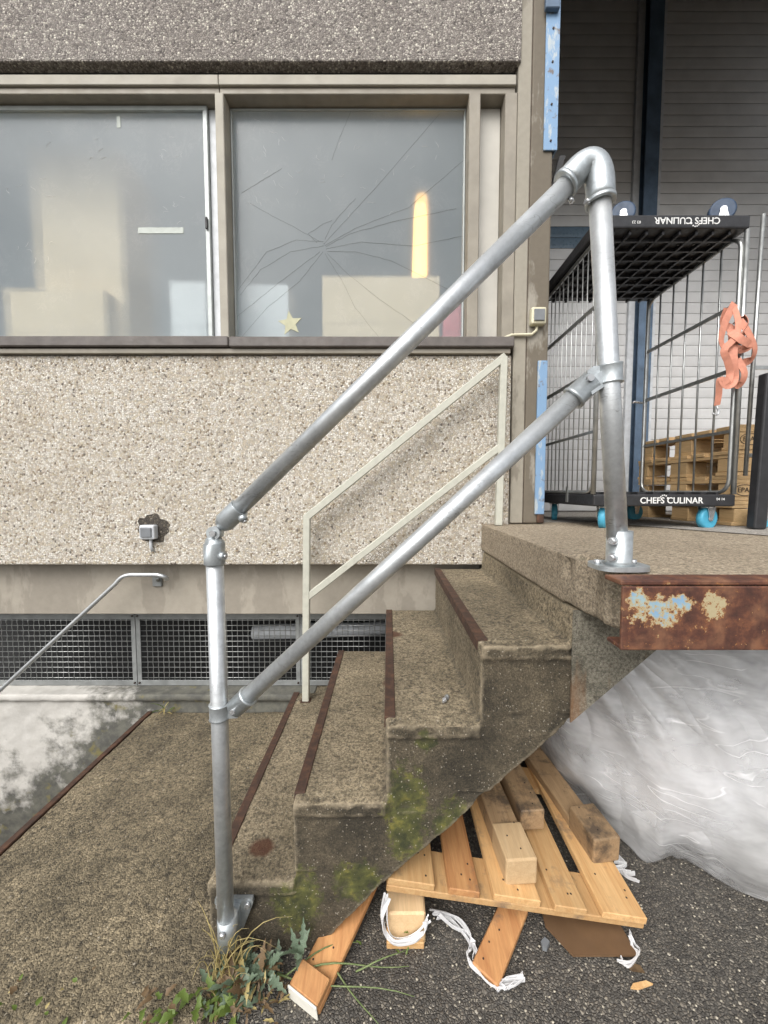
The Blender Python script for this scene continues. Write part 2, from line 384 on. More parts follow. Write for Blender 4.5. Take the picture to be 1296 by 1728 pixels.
def white_wall():
    m = MT('lichened whitewash'); co = m.co(); p = m.sep(co)
    n = m.noise(5, 7, .7); n2 = m.noise(13, 7, .7)
    c = m.mix(m.ramp(n2, [(.35, 0.0), (.7, .6)]), (.56,.54,.50), (.40,.38,.34))
    # lichen grows from the foot of the wall, nearest the landing
    g = m.math('ADD', m.math('MULTIPLY', m.math('SUBTRACT', .05, p[2]), 1.2), m.math('MULTIPLY', m.math('ADD', p[0], 2.25), 1.15))
    s = m.math('ADD', g, m.math('MULTIPLY', m.math('SUBTRACT', n, .5), 2.2))
    c = m.mix(m.ramp(s, [(.10, 0.0), (.50, .92)]), c, m.ramp(n2, [(.4, (.045,.045,.038)), (.6, (.11,.108,.085))]))
    c = m.mix(m.math('MULTIPLY', m.ramp(s, [(.25, 0.0), (.5, 1.0)]), m.ramp(m.noise(9, 5), [(.60, 0.0), (.68, .7)])), c, (.20,.17,.05))
    m.set(color=c, rough=.85); m.bump(m.noise(30, 6, .7), .5, .006); return m.m
M['whitewash'] = white_wall()
def wood(name, a, b, dirt=None, th=.6):
    m = MT(name); v = m.co(scale=(14, 1.1, 14), rnd=True)
    g = m.noise(3.2, 6, .62, vec=v, dist=.8); fine = m.noise(16, 4, .6, vec=v)
    c = m.ramp(g, [(.28, a), (.5, tuple((x+y)/2 for x, y in zip(a, b))), (.72, b)])
    c = m.mix(.35, c, m.ramp(fine, [(.35, .72), (.65, 1.1)]), 'MULTIPLY')
    if dirt: c = m.mix(m.ramp(m.noise(6, 6, .7, vec=m.co(rnd=True)), [(th, 0.0), (th+.12, .9)]), c, dirt)
    oi = m.n('ObjectInfo'); c = m.mix(1.0, c, m.ramp(oi.outputs['Random'], [(0, .78), (1, 1.12)]), 'MULTIPLY')
    m.set(color=c, rough=.68); m.bump(fine, .25, .002); return m.m
M['wood_new'] = wood('fresh pine', (.54,.295,.115), (.70,.455,.215), (.24,.17,.11), .57)
M['wood_red'] = wood('resinous pine', (.40,.175,.065), (.60,.32,.13), (.20,.13,.08), .58)
M['wood_old'] = wood('weathered timber', (.30,.19,.10), (.46,.31,.17), (.09,.065,.045), .52)
M['wood_block'] = wood('pressed chip block', (.56,.38,.20), (.66,.47,.27), (.34,.22,.12), .6)
M['wood_pallet'] = wood('stacked pallet wood', (.54,.35,.165), (.68,.47,.245), (.28,.18,.09), .63)
M['hardboard'] = simple('brown hardboard', (.135,.075,.035), .7, 0, .15, 12)
M['white_end'] = simple('white painted timber end', (.72,.70,.62), .7, 0, .06)
M['nail'] = simple('nail head', (.05,.035,.03), .6, .4)
def film(name, clear=0.0):
    m = MT(name); v = m.co(scale=(.7, 1.0, 2.0), rot=(0, R(28), 0))
    n = m.noise(4.0, 1.5, .5, vec=m.co(scale=(.45, 1.0, 3.6), rot=(0, R(26), 0)), dist=.15); r = m.math('ABSOLUTE', m.math('SUBTRACT', n, .5))
    c = m.mix(m.ramp(m.noise(2.2, 3, .5), [(.38, 0.0), (.62, 1.0)]), (.74,.735,.725), (.90,.90,.91))
    if not clear:
        c = m.mix(m.ramp(m.noise(2.6, 2, .5), [(.56, 0.0), (.70, .35)]), c, (.62,.54,.47))
        c = m.mix(m.ramp(m.noise(3.4, 2, .5), [(.62, 0.0), (.72, .35)]), c, (.48,.47,.47))
    m.set(color=c, rough=.16, spec=.5)
    m.bump(m.noise(7, 3, .5, vec=v), .28, .012)
    tr = m.n('BsdfTranslucent'); tr.inputs[0].default_value = (.9,.9,.91, 1); mx = m.n('MixShader'); mx.inputs[0].default_value = .25
    m.L.new(m.b.outputs[0], mx.inputs[1]); m.L.new(tr.outputs[0], mx.inputs[2]); out = mx.outputs[0]
    if clear:       # folds and doubled plies are whiter, single plies are clear
        tp = m.n('BsdfTransparent'); m2 = m.n('MixShader')
        fac = m.math('MAXIMUM', m.math('MULTIPLY', m.ramp(r, [(.0, 1.0), (.03, 0.0)]), m.ramp(m.noise(5, 2), [(.42, 0.0), (.55, .9)])), m.ramp(m.noise(3.1, 4, .6, vec=v), [(.42, 1-clear), (.62, 1-clear*.45)]))
        m.L.new(fac, m2.inputs[0]); m.L.new(tp.outputs[0], m2.inputs[1]); m.L.new(out, m2.inputs[2]); out = m2.outputs[0]
    m.L.new(out, m.N['Material Output'].inputs[0])
    return m.m
M['film_clear'] = film('clear loose stretch film', .74)
M['film'] = film('crumpled stretch film')
def leaf(name, a, b):
    m = MT(name); c = m.ramp(m.noise(40, 3, vec=m.co(rnd=True)), [(.3, a), (.7, b)])
    m.set(color=c, rough=.55); tr = m.n('BsdfTranslucent'); m.L.new(c, tr.inputs[0]); mx = m.n('MixShader'); mx.inputs[0].default_value = .3
    m.L.new(m.b.outputs[0], mx.inputs[1]); m.L.new(tr.outputs[0], mx.inputs[2]); m.L.new(mx.outputs[0], m.N['Material Output'].inputs[0]); return m.m
M['leaf_grey'] = leaf('grey green thistle leaf', (.10,.15,.09), (.22,.28,.20))
M['leaf_green'] = leaf('fresh green leaf', (.075,.125,.022), (.19,.26,.055))
M['leaf_brown'] = leaf('withered leaf', (.12,.075,.04), (.25,.17,.09))
M['straw'] = leaf('dry grass', (.42,.33,.13), (.58,.48,.22))
M['stem_green'] = leaf('green stem', (.16,.22,.08), (.28,.34,.15))
def pane_glass():
    m = MT('dusty ribbed wired glass'); co = m.co()
    m.set(color=(.90,.94,.95), trans=1.0, rough=.38, ior=1.14)
    dust = m.n('BsdfPrincipled'); n = m.noise(3, 5); n2 = m.noise(9, 9, .8, dist=1.5)
    r = m.math('ABSOLUTE', m.math('SUBTRACT', n2, .5))
    scr = m.math('MULTIPLY', m.ramp(r, [(.0, 1.0), (.016, 0.0)]), m.ramp(m.noise(4.5, 3), [(.50, 0.0), (.60, .85)]))
    dc = m.mix(scr, m.ramp(n, [(.3, (.37,.43,.465)), (.7, (.47,.53,.56))]), (.75,.78,.79))
    m.L.new(dc, dust.inputs['Base Color']); dust.inputs['Roughness'].default_value = .22
    tp = m.n('BsdfTransparent'); tp.inputs[0].default_value = (.90,.94,.95, 1); mt = m.n('MixShader'); mt.inputs[0].default_value = .38
    m.L.new(m.b.outputs[0], mt.inputs[1]); m.L.new(tp.outputs[0], mt.inputs[2])
    mx = m.n('MixShader'); mx.inputs[0].default_value = .33
    m.L.new(mt.outputs[0], mx.inputs[1]); m.L.new(dust.outputs[0], mx.inputs[2]); m.L.new(mx.outputs[0], m.N['Material Output'].inputs[0]); return m.m
M['glass'] = pane_glass()
def clear_glass():
    m = MT('clear inner glass face'); tp = m.n('BsdfTransparent'); tp.inputs[0].default_value = (.95,.97,.97, 1); m.L.new(tp.outputs[0], m.N['Material Output'].inputs[0]); return m.m
M['glass_inner'] = clear_glass()
def emit(name, col, st):
    m = MT(name); m.set(color=col); m.b.inputs['Emission Color'].default_value = (*col, 1); m.b.inputs['Emission Strength'].default_value = st; return m.m
M['lamp'] = emit('lit warm lamp', (1.0, .55, .16), 1.7)
M['room'] = simple('room paint', (.62,.66,.68), .8); M['cream_card'] = simple('cream carton', (.78,.60,.38), .8, 0, .05)
M['white_card'] = simple('white carton', (.80,.80,.80), .7, 0, .05); M['red_item'] = simple('red plastic', (.62,.11,.12), .5)
M['tape'] = simple('pale tape', (.44,.47,.43), .6); M['crack'] = simple('crack line', (.20,.215,.22), .5); M['star'] = simple('yellow paper star', (.46,.45,.31), .8)

# ------------------------------------------------------------------ the setting
def sheet(name, poly, z, mat):
    bm = bmesh.new(); bm.faces.new([bm.verts.new((x, y, z)) for x, y in poly])
    return tag(part(name, bm, mat, None), kind='structure')
sheet('ground', [(-300, -300), (300, -300), (300, .9), (-300, .9)], -.03, M['asphalt'])
def grid_mesh(x0, x1, y0, y1, d, fz):
    nx = int((x1-x0)/d)+1; ny = int((y1-y0)/d)+1; bm = bmesh.new()
    vs = [[bm.verts.new((x0+(x1-x0)*i/nx, y0+(y1-y0)*j/ny, fz(x0+(x1-x0)*i/nx, y0+(y1-y0)*j/ny))) for j in range(ny+1)] for i in range(nx+1)]
    for i in range(nx):
        for j in range(ny):
            bm.faces.new((vs[i][j], vs[i+1][j], vs[i+1][j+1], vs[i][j+1])).smooth = True
    return bm
tag(part('asphalt_yard', grid_mesh(-.62, 7.0, -5, 2.44, .05, lambda x, y: .012*noise.noise(Vector((x*1.6, y*1.6, 0))) - .004), M['asphalt'], None, smooth=True), kind='structure')
tag(part('asphalt_lane', grid_mesh(-7.0, -.62, -5, .93, .05, lambda x, y: .012*noise.noise(Vector((x*1.6, y*1.6, 0))) - .004), M['asphalt'], None, smooth=True), kind='structure')

SX = [-.590, -.306, -.006, .293, .578]       # nosing of each tread
SZ = [.245, .515, .775, 1.035, 1.313]        # top of each tread
YF, YB = 1.15, 2.30

# lower landing slab the flight starts from (drops to basement steps on its left)
def slab_chip(p, n): return 0
sl_bm = worn(prism([(-1.60, .965), (-.52, .965), (-.52, 1.20), (-.50, 2.46), (-1.60, 2.46)], 'z', -.12, .02), .014, .0028, 26, 3, 1, .003, 5)
pav = tag(part('pavement', sl_bm, M['slab'], None, smooth=True), kind='structure')
part('edge_angle', box(-1.632, -1.600, .97, 2.455, -.035, .027, .003), M['rust'], pav)
# basement steps going down to the left
for i in range(3):
    st = part('lower_step', box(-1.60-.30*(i+1), -1.632-.30*i+.03*(i > 0), 0.93, 2.46, -1.2, -.50-.22*i, .006), M['slab'], pav)
part('stair_pit_floor', box(-7.0, -2.50, .93, 2.46, -1.3, -1.2), M['slab'], pav)

# ------------------------------------------------------------------ building
bld = empty('warehouse_building', (0, 2.3, 0), 'warehouse facade of pebble-faced panels with a long window band', 'building')
def bp(name, bm, mat, smooth=False, parent=bld): return part(name, bm, mat, parent, smooth)
bp('lower_panel', box(-3.6, .745, 2.30, 2.42, 1.060, 2.335, .008, 2), M['panel_light'])
bp('upper_panel', box(-3.6, .765, 2.285, 2.50, 3.980, 6.6, .008, 2), M['panel_dark'])
bp('plinth_band', box(-3.6, .60, 2.425, 2.56, .705, 1.10, .004), M['band'])
bp('plinth_wall', box(.56, 6.0, 2.45, 2.60, -.3, 1.14), M['smooth_concrete'])
# window band
for nm, (z0, z1, y0, y1), mt in (('window_head', (3.868, 3.925, 2.30, 2.46), 'frame_light'), ('head_soffit', (3.832, 3.866, 2.315, 2.47), 'frame')):
    bp(nm, box(-3.6, -.986, y0, y1, z0, z1, .003), M[mt]); bp(nm, box(-.982, .742, y0, y1, z0, z1, .003), M[mt])
bp('drip_groove', box(-3.6, .75, 2.345, 2.50, 3.927, 3.978), M['dark'])
bp('window_sill', box(-3.6, -.945, 2.255, 2.47, 2.372, 2.432, .006), M['sill'])
bp('window_sill', box(-.940, .745, 2.252, 2.47, 2.368, 2.428, .006), M['sill'])
bp('sill_underside', box(-3.6, .73, 2.275, 2.46, 2.337, 2.366, .003), M['frame'])
for x0, x1 in ((-1.008, -.958), (.472, .538), (.682, .752)):
    bp('mullion_fin', box(x0, x1, 2.302, 2.46, 2.434, 3.830, .004), M['frame'] if x0 > 0 else M['frame_light'])
bp('infill_panel', box(.540, .680, 2.395, 2.43, 2.434, 3.830, .002), M['panel_white'])
def ring_frame(name, x0, x1, z0, z1, y0, y1, t, mat, parent=bld):
    bm = bmesh.new()
    for a in ((x0, x1, z1-t, z1), (x0, x1, z0, z0+t)): bx(bm, a[0], a[1], y0, y1, a[2], a[3], .002)
    for a in ((x0, x0+t), (x1-t, x1)): bx(bm, a[0], a[1], y0+.001, y1, z0+t, z1-t, .002)
    return part(name, bm, mat, parent)
wl = ring_frame('window', -3.2, -1.09, 2.436, 3.828, 2.375, 2.42, .026, M['frame_grey'])
bp('sash_track', box(-1.088, -1.010, 2.40, 2.45, 2.436, 3.828, .002), M['shutter_white'])
wr = ring_frame('window', -.956, .470, 2.436, 3.828, 2.392, 2.43, .010, M['frame_grey'])
part('pane', box(-3.17, -1.118, 2.392, 2.398, 2.462, 3.803), M['glass'], wl)
part('pane', box(-.946, .460, 2.402, 2.408, 2.446, 3.818), M['glass'], wr)
for w_ in (wl, wr):
    for ch in w_.children:
        if ch.name.startswith('pane'):
            ch.data.materials.append(M['glass_inner'])
            for f_ in ch.data.polygons: f_.material_index = 0 if f_.normal.y < -.5 else 1
part('sash_handle', box(-1.112, -1.098, 2.362, 2.374, 3.11, 3.18, .003), M['dark'], wl)
def on_glass(u0, v0, u1, v1, Y, name, mat, par):
    a, b = A(u0, v0, Y), A(u1, v1, Y)
    return part(name, box(min(a.x, b.x), max(a.x, b.x), Y-.0015, Y, min(a.z, b.z), max(a.z, b.z)), mat, par)
on_glass(233, 384, 310, 394, 2.3905, 'tape_strip', M['tape'], wl)
on_glass(197, 196, 204, 216, 2.3905, 'tape_strip', M['tape'], wl)
# star burst crack in the right-hand pane, and the paper star stuck to it
YG = 2.4008
cracks = [[(546,408),(500,405),(450,425),(400,492)],[(546,415),(490,425),(440,455),(405,498)],[(546,412),(585,370),(640,310),(742,192)],[(548,414),(600,385),(690,350),(783,270)],
          [(550,416),(590,395),(660,375),(770,352)],[(550,420),(610,408),(700,415),(783,398)],[(552,424),(600,425),(660,440),(760,490)],[(552,428),(590,465),(640,505),(720,560)],
          [(545,425),(505,475),(450,520),(405,572)],[(548,428),(575,470),(600,520),(640,570)],[(540,408),(500,385),(460,365),(420,342)],[(535,410),(520,395),(545,378),(560,372)],
          [(408,326),(430,312),(450,300),(476,284)],[(560,270),(572,235),(585,205),(595,180)],[(540,425),(480,470),(430,510),(392,540)],[(548,404),(560,380),(572,365),(600,335)]]
for c in cracks:
    pts = [A(u, v, YG) for u, v in c]; full = []
    for i in range(len(pts)-1):
        for k in range(6):
            p = pts[i].lerp(pts[i+1], k/6); full.append(p + Vector((noise.noise(p*30), 0, noise.noise(p*30+Vector((5, 5, 5)))))*.004)
    full.append(pts[-1]); part('crack', tb(full, .0007, 4), M['crack'], wr)
rs_ = random.Random(14)
for par_, yg_, cl_ in ((wr, 2.4012, [(440, 215, 50, 40), (575, 260, 60, 45), (500, 290, 60, 40), (640, 330, 60, 40), (690, 250, 60, 50), (450, 330, 40, 40)]), (wl, 2.3912, [(60, 300, 50, 50), (160, 240, 60, 30), (290, 250, 40, 30), (50, 420, 50, 40), (300, 350, 30, 40)])):
    for cu_, cv_, du_, dv_ in cl_:
        for k in range(6):
            p_ = A(cu_+rs_.gauss(0, du_*.5), cv_+rs_.gauss(0, dv_*.5), yg_); l_ = []
            a_ = rs_.uniform(0, 6.3)
            for t in range(5):
                l_.append(p_.copy()); a_ += rs_.uniform(-.9, .9); p_ += Vector((math.cos(a_), 0, math.sin(a_)))*rs_.uniform(.006, .016)
            part('scratch', tb(l_, [.0003, .0010, .0008, .0009, .0003], 4), M['white_card'], par_)
bm = bmesh.new(); cs = A(490, 546, 2.4015); outer = []
for i in range(10):
    r = .078 if i % 2 == 0 else .034; a = R(90+36*i+7); outer.append((cs.x+r*math.cos(a), cs.z+r*math.sin(a)))
part('paper_star', prism(outer, 'y', 2.3985, 2.4012, bm), M['star'], wr)
# pilaster and its steel corner guards
pil = bp('pilaster', box(.835, .965, 2.302, 2.75, 1.318, 6.6, .010, 2), M['column'])
part('pilaster_strip', box(.755, .832, 2.30, 2.60, 1.318, 6.6, .006), M['column_edge'], bld)
part('sealant_joint', box(.8315, .8355, 2.309, 2.5, 1.32, 6.6), M['rust'], bld)
part('corner_guard', box(.905, .985, 2.290, 2.300, 3.50, 4.50, .002), M['blue'], bld)
part('corner_guard', box(.975, .985, 2.3005, 2.42, 3.502, 4.498, .001), M['blue'], bld)
part('corner_guard', box(.900, .958, 2.286, 2.300, 1.375, 2.30, .003), M['blue'], bld)
part('guard_bracket', box(.89, .97, 2.262, 2.289, 4.24, 4.40, .004), M['blue_post'], bld)
part('guard_foot', box(.915, .957, 2.284, 2.301, 1.322, 1.374, .004), M['rust'], bld)
for z in (3.55, 3.75, 3.98, 4.16): part('rivet', tb([(.945, 2.291, z), (.945, 2.286, z)], .006, 8), M['nail'], bld)
part('rubber_flap', prism([(.955, 3.28), (1.00, 3.47), (1.035, 3.47), (.985, 3.30)], 'y', 2.29, 2.33), M['dark'], bld)
# shutter recess: side wall, ceiling; unseen lintel and end wall added to darken it
bp('recess_wall', box(.80, .96, 2.76, 3.85, 1.318, 6.6), M['dark_bounce_cut'])
bp('recess_back', box(.80, 6.4, 3.86, 4.0, 1.0, 7.0), M['smooth_concrete'])
bp('unseen_shade_lintel', box(.97, 4.5, 2.33, 2.42, 4.490, 6.6), M['smooth_concrete']); bp('recess_ceiling', box(.97, 4.5, 2.425, 3.855, 6.05, 6.30), M['dark_bounce_cut'])  # lintel is unseen, put in to shade the upper shutters
bp('unseen_shade_end', box(4.25, 4.5, 2.335, 3.855, 1.32, 4.365), M['dark_bounce_cut'])  # unseen wall added to hold back sky light from the right
# room behind the window band
bp('room_wall', box(-4.4, .80, 5.0, 5.1, 1.0, 6.0), M['room']); bp('room_floor', box(-4.4, .80, 2.62, 5.0, 1.2, 1.3), M['room'])
bp('room_ceiling', box(-4.4, .80, 2.52, 5.0, 5.4, 5.5), M['room']); bp('room_side', box(-4.5, -4.4, 2.5, 5.0, 1.2, 5.5), M['room'])
bp('room_side', box(.70, .79, 2.52, 5.0, 1.318, 5.5), M['room'])
bp('window_shelf', box(-3.6, .70, 2.48, 3.0, 2.33, 2.365), M['frame_light'])

def roomthing(name, u0, v0, u1, v1, Y, d, mat, label, cat):
    a, b = A(u0, v1, Y), A(u1, v0, Y)
    bm = box(a.x, b.x, Y, Y+d, 2.366, b.z, .006); bx(bm, a.x+.01, b.x-.01, Y-.003, Y-.0005, (2.366+b.z)/2-.02, (2.366+b.z)/2+.02)
    return tag(part(name, bm, mat, None), label, cat)
roomthing('carton', 545, 468, 742, 574, 2.56, .3, M['cream_card'], 'cream carton standing behind the cracked pane', 'carton')
roomthing('carton', 388, 482, 487, 572, 2.56, .25, M['white_card'], 'white carton behind the lower left corner of the cracked pane', 'carton')
roomthing('carton', 292, 478, 350, 566, 2.60, .25, M['white_card'], 'white carton behind the sliding sash beside the mullion', 'carton')
roomthing('carton', 20, 492, 182, 566, 2.62, .3, M['cream_card'], 'low wide cream carton behind the sliding sash', 'carton')
roomthing('storage_cabinet', 75, 262, 208, 480, 2.74, .4, M['cream_card'], 'tall cream cabinet seen blurred behind the sliding sash', 'cabinet')
roomthing('plastic_crate', 748, 500, 790, 574, 2.53, .2, M['red_item'], 'red plastic crate behind the right end of the cracked pane', 'crate')
lp = empty('standing_lamp', (A(706, 470, 2.95).x, 2.95, 2.366), 'lit warm yellow lamp glowing behind the cracked pane', 'lamp')
a = A(706, 470, 2.95); b = A(706, 348, 2.95)
part('lamp_tube', tb([(a.x-.01, 2.95, 2.62), (a.x-.012, 2.95, 2.8), (a.x+.004, 2.95, 3.0), (a.x+.012, 2.95, b.z-.08), (a.x+.012, 2.95, b.z)], [.052, .060, .058, .050, .040], 14), M['lamp'], lp)
part('lamp_base', tb([(a.x, 2.95, 2.367), (a.x, 2.95, 2.40), (a.x, 2.95, 2.41), (a.x, 2.95, 2.619)], [.09, .09, .02, .02], 14), M['dark'], lp)

# basement area: ledge wall, grille, void
bw_ = worn(bx(box(-3.6, -.50, 2.468, 2.60, -1.3, .145), -3.6, -.50, 2.440, 2.55, .098, .145), .012, .004, 14, 9, 1)
tag(part('basement_wall', bw_, M['whitewash'], None, smooth=True), 'whitewashed low wall with lichen under the basement grille', 'wall')
part('ledge_fill', box(-.499, .56, 2.302, 2.60, -.3, .14), M['slab'], bpy.data.objects['basement_wall'])
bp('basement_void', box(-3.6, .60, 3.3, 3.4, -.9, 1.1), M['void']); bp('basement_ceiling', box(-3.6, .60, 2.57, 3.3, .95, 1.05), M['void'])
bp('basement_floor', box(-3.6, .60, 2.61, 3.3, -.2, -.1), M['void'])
def grille(x0, x1, label):
    g = empty('basement_grille', ((x0+x1)/2, 2.57, .15), label, 'grille')
    z0, z1 = .148, .672
    bm = bmesh.new()
    bx(bm, x0, x1, 2.560, 2.566, z1-.050, z1, .001); bx(bm, x0, x1, 2.560, 2.566, z0, z0+.038, .001)
    bx(bm, x0, x0+.030, 2.561, 2.567, z0+.038, z1-.050, .001); bx(bm, x1-.030, x1, 2.561, 2.567, z0+.038, z1-.050, .001)
    part('grille_frame', bm, M['grille_frame'], g)
    bm = bmesh.new(); s = .0385; n = int((x1-x0-.06)/s); rr = .0026
    for i in range(1, n+1):
        x = x0+.03+(x1-x0-.06)*i/(n+1)
        tube(bm, [(x, 2.574+(.0025 if (k+i) % 2 else -.0025), z0+.03+(z1-z0-.07)*k/14) for k in range(15)], rr, 5)
    for j in range(12):
        z = z0+.05+(z1-z0-.11)*j/11
        tube(bm, [(x0+.02, 2.574, z), (x1-.02, 2.574, z)], rr, 5)
    tag(part('wire_mesh', bm, M['wire'], g), kind='stuff')
    for x in (x0+.015, x1-.015):
        for z in (z0+.02, z1-.025): part('bolt', tb([(x, 2.560, z), (x, 2.553, z)], .007, 6), M['nail'], g)
grille(-2.98, -1.770, 'grey wire grille panel behind the thin basement handrail')
grille(-1.766, -.618, 'grey wire grille panel behind the left galvanised post')
grille(-.614, .20, 'grey wire grille panel partly hidden by the concrete steps')
tag(part('film_roll', tb([(-1.05, 2.85, .42), (-.55, 2.86, .43), (-.2, 2.86, .44), (.15, 2.87, .46)], [.055, .06, .05, .055], 12), M['shutter_white'], None), 'pale wrapped roll lying in the dark behind the grille', 'roll')

# ------------------------------------------------------------------ concrete flight
prof = [(SX[0], -.06), (SX[0], SZ[0])]
for i in range(1, 4): prof += [(SX[i], SZ[i-1]), (SX[i], SZ[i])]
prof += [(SX[4], SZ[3]), (SX[4]+.01, 1.145), (.90, 1.145), (.90, 1.07), (.576, .781), (.24, .463), (-.03, .218), (-.29, -.06)]
def chip(p, n):
    d = 0.0
    for i in range(4):       # crumbled front arris
        if abs(p.z-SZ[i]) < .03 and p.y < YF+.03: d -= max(0, noise.noise(p*16)+.15)*.014
    return d
fl = empty('concrete_stair', (0, 1.7, 0), 'worn concrete steps with rusty nosings rising to the loading dock', 'stair')
fb = prism(prof, 'y', YF+.004, YB-.003)
for i in range(4): prism([(SX[i]-.002, SZ[i]-.045), (SX[i+1]-.001, SZ[i]-.045), (SX[i+1]-.001, SZ[i]), (SX[i]-.002, SZ[i])], 'y', YF-.008, YF+.09, fb)
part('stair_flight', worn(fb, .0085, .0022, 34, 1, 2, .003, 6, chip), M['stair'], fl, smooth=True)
for i in range(4):
    y0 = YF + (.10 if i == 0 else .035); bm = bmesh.new()
    bx(bm, SX[i]-.006, SX[i]+.030, y0, YB-.01, SZ[i]-.004, SZ[i]+.005, .0015); bx(bm, SX[i]-.0065, SX[i]-.0015, y0, YB-.01, SZ[i]-.032, SZ[i]-.0045, .001)
    part('nosing_strip', bm, M['rust'], fl)
# thin rust marks where something iron stood
c = G(407, 1427, SZ[0]+.003)
# ------------------------------------------------------------------ loading dock
dk = empty('loading_dock', (2, 1.7, 1.2), 'raised concrete loading dock floor with a rusty steel edge beam', 'dock')
def chip2(p, n):
    d = 0.0
    if p.y < 1.22 and p.x < .66: d -= max(0, noise.noise(p*9+Vector((3, 1, 2)))+.25)*.045*(1 if p.z > 1.24 else .4)
    elif p.x < .62 and p.z > 1.28: d -= max(0, noise.noise(p*18))*.008
    return d
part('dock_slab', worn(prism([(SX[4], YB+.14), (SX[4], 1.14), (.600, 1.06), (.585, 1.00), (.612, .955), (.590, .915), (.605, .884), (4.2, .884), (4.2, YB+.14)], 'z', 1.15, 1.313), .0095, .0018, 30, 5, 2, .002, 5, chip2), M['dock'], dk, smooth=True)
bm = bmesh.new()
bx(bm, .530, 4.2, .832, .840, 1.156, 1.304, .003, 2); bx(bm, .530, 4.2, .8405, .905, 1.304, 1.3155, .003, 2); bx(bm, .532, 4.2, .8405, .89, 1.156, 1.166, .002)
part('edge_beam', bm, M['beam'], dk)
part('rear_floor', box(.966, 6.1, 2.445, 3.855, 1.15, 1.312), M['floor_light'], dk)
bm = bmesh.new(); poly = [(1.19, 2.95), (1.43, 2.206), (1.614, 1.857), (1.726, 1.687), (2.3, 1.2), (4.2, .95), (4.2, 2.95)]
bm.faces.new([bm.verts.new((x, y, 1.3175)) for x, y in poly]); part('pale_screed', bm, M['floor_light'], dk)
part('dock_support', prism([(.90, 1.14), (.60, 1.14), (.60, .84), (.78, 1.0)], 'y', 1.20, 2.2), M['soffit'], dk)
bm = prism([(.578, 1.147), (.865, 1.147), (.865, 1.045), (.578, .786)], 'y', 1.142, 1.1495); part('smooth_cheek', bm, M['soffit'], fl)

# ------------------------------------------------------------------ galvanised hand rail (the subject)
rl = empty('tube_handrail', (0, 1.05, 0), 'galvanised tube handrail with two sloping rails beside the concrete steps', 'handrail')
PR = .0242
yl, yr = 1.085, .95
pl0, pl1 = A(382, 1575, yl), A(362, 935, yl)
pr0, pr1 = A(1044, 955, yr), A(1012, 335, yr-.015)
part('post', tb([pl0, pl1], PR, 28), M['galv'], rl, smooth=False)
part('post', tb([pr0, pr1], PR, 28), M['galv'], rl)
ru0, ru1 = A(388, 873, yl-.002), A(962, 308, yr-.01)
part('upper_rail', tb([ru0, ru1], PR, 28), M['galv'], rl)
ll0, ll1 = A(404, 1188, yl), A(978, 662, yr+.005)
part('lower_rail', tb([ll0, ll1], PR, 28), M['galv'], rl)
# elbow
du = (ru1-ru0).normalized(); dv = (pr1-pr0).normalized()
k0 = ru1-du*.015; k1 = ru1+du*.030; e1 = pr1-dv*.012; e0 = pr1+dv*.028
k0 = A(954, 311, yr-.008); e1 = A(1013.5, 341, yr-.014)
c1 = A(972, 291, yr-.010); c2 = A(1012.5, 312, yr-.015)
h1 = c1+(c1-k0).normalized()*.040; h2 = c2+dv*.050
path = [k0, k0.lerp(c1, .5)] + [(1-t)**3*c1+3*t*(1-t)**2*h1+3*t*t*(1-t)*h2+t**3*c2 for t in [i/16 for i in range(17)]] + [c2.lerp(e1, .5), e1]
el = part('elbow_fitting', tb(path, .0315, 28), M['cast'], rl)
for p, d in ((k0, du), (e1, dv)):
    part('elbow_rim', tb([p-d*.004, p-d*.004+d*.0001, p+d*.006, p+d*.0061], [.0300, .0335, .0335, .030], 28), M['cast'], el)
part('grub_screw', tb([e1+Vector((-.028, -.006, -.004)), e1+Vector((-.042, -.010, -.006))], .006, 8), M['zinc'], el)
part('grub_screw', tb([k0+Vector((.012, 0, -.030)), k0+Vector((.018, 0, -.042))], .006, 8), M['zinc'], el)
# swivel fitting on top of the left post
sv = part('swivel_socket', tb([pl1-Vector((0, 0, .030)), pl1-Vector((0, 0, .0297)), pl1-Vector((0, 0, .029)), pl1+Vector((0, 0, .030)), pl1+Vector((.0, 0, .031)), pl1+Vector((-.004, 0, .050)), pl1+Vector((-.004, 0, .0505))], [.0262, .0292, .0295, .0295, .0290, .019, .015], 24), M['cast'], rl)
lg = A(364, 899, yl)
part('swivel_lug', tb([lg+Vector((-.001, -.016, 0)), lg+Vector((-.001, .016, 0))], .0195, 20), M['cast'], sv)
part('pivot_screw', tb([lg+Vector((.0, -.024, 0)), lg+Vector((0, -.0165, 0))], .0095, 6), M['zinc'], sv)
part('grub_boss', tb([pl1+Vector((.022, -.010, -.004)), pl1+Vector((.037, -.015, -.004))], [.014, .011], 12), M['cast'], sv)
part('grub_screw', tb([pl1+Vector((.0372, -.015, -.004)), pl1+Vector((.042, -.0165, -.004))], .006, 6), M['zinc'], sv)
sk = part('swivel_sleeve', tb([ru0-du*.040, ru0-du*.038, ru0-du*.022, ru0-du*.021, ru0+du*.041, ru0+du*.0415, ru0+du*.042], [.014, .020, .0285, .0292, .0295, .0295, .0262], 24), M['cast'], rl)
q = ru0+du*.030
part('grub_boss', tb([q+Vector((.016, -.008, -.016)), q+Vector((.026, -.012, -.028))], [.014, .011], 12), M['cast'], sk)
part('grub_screw', tb([q+Vector((.0262, -.012, -.0282)), q+Vector((.030, -.014, -.033))], .006, 6), M['zinc'], sk)
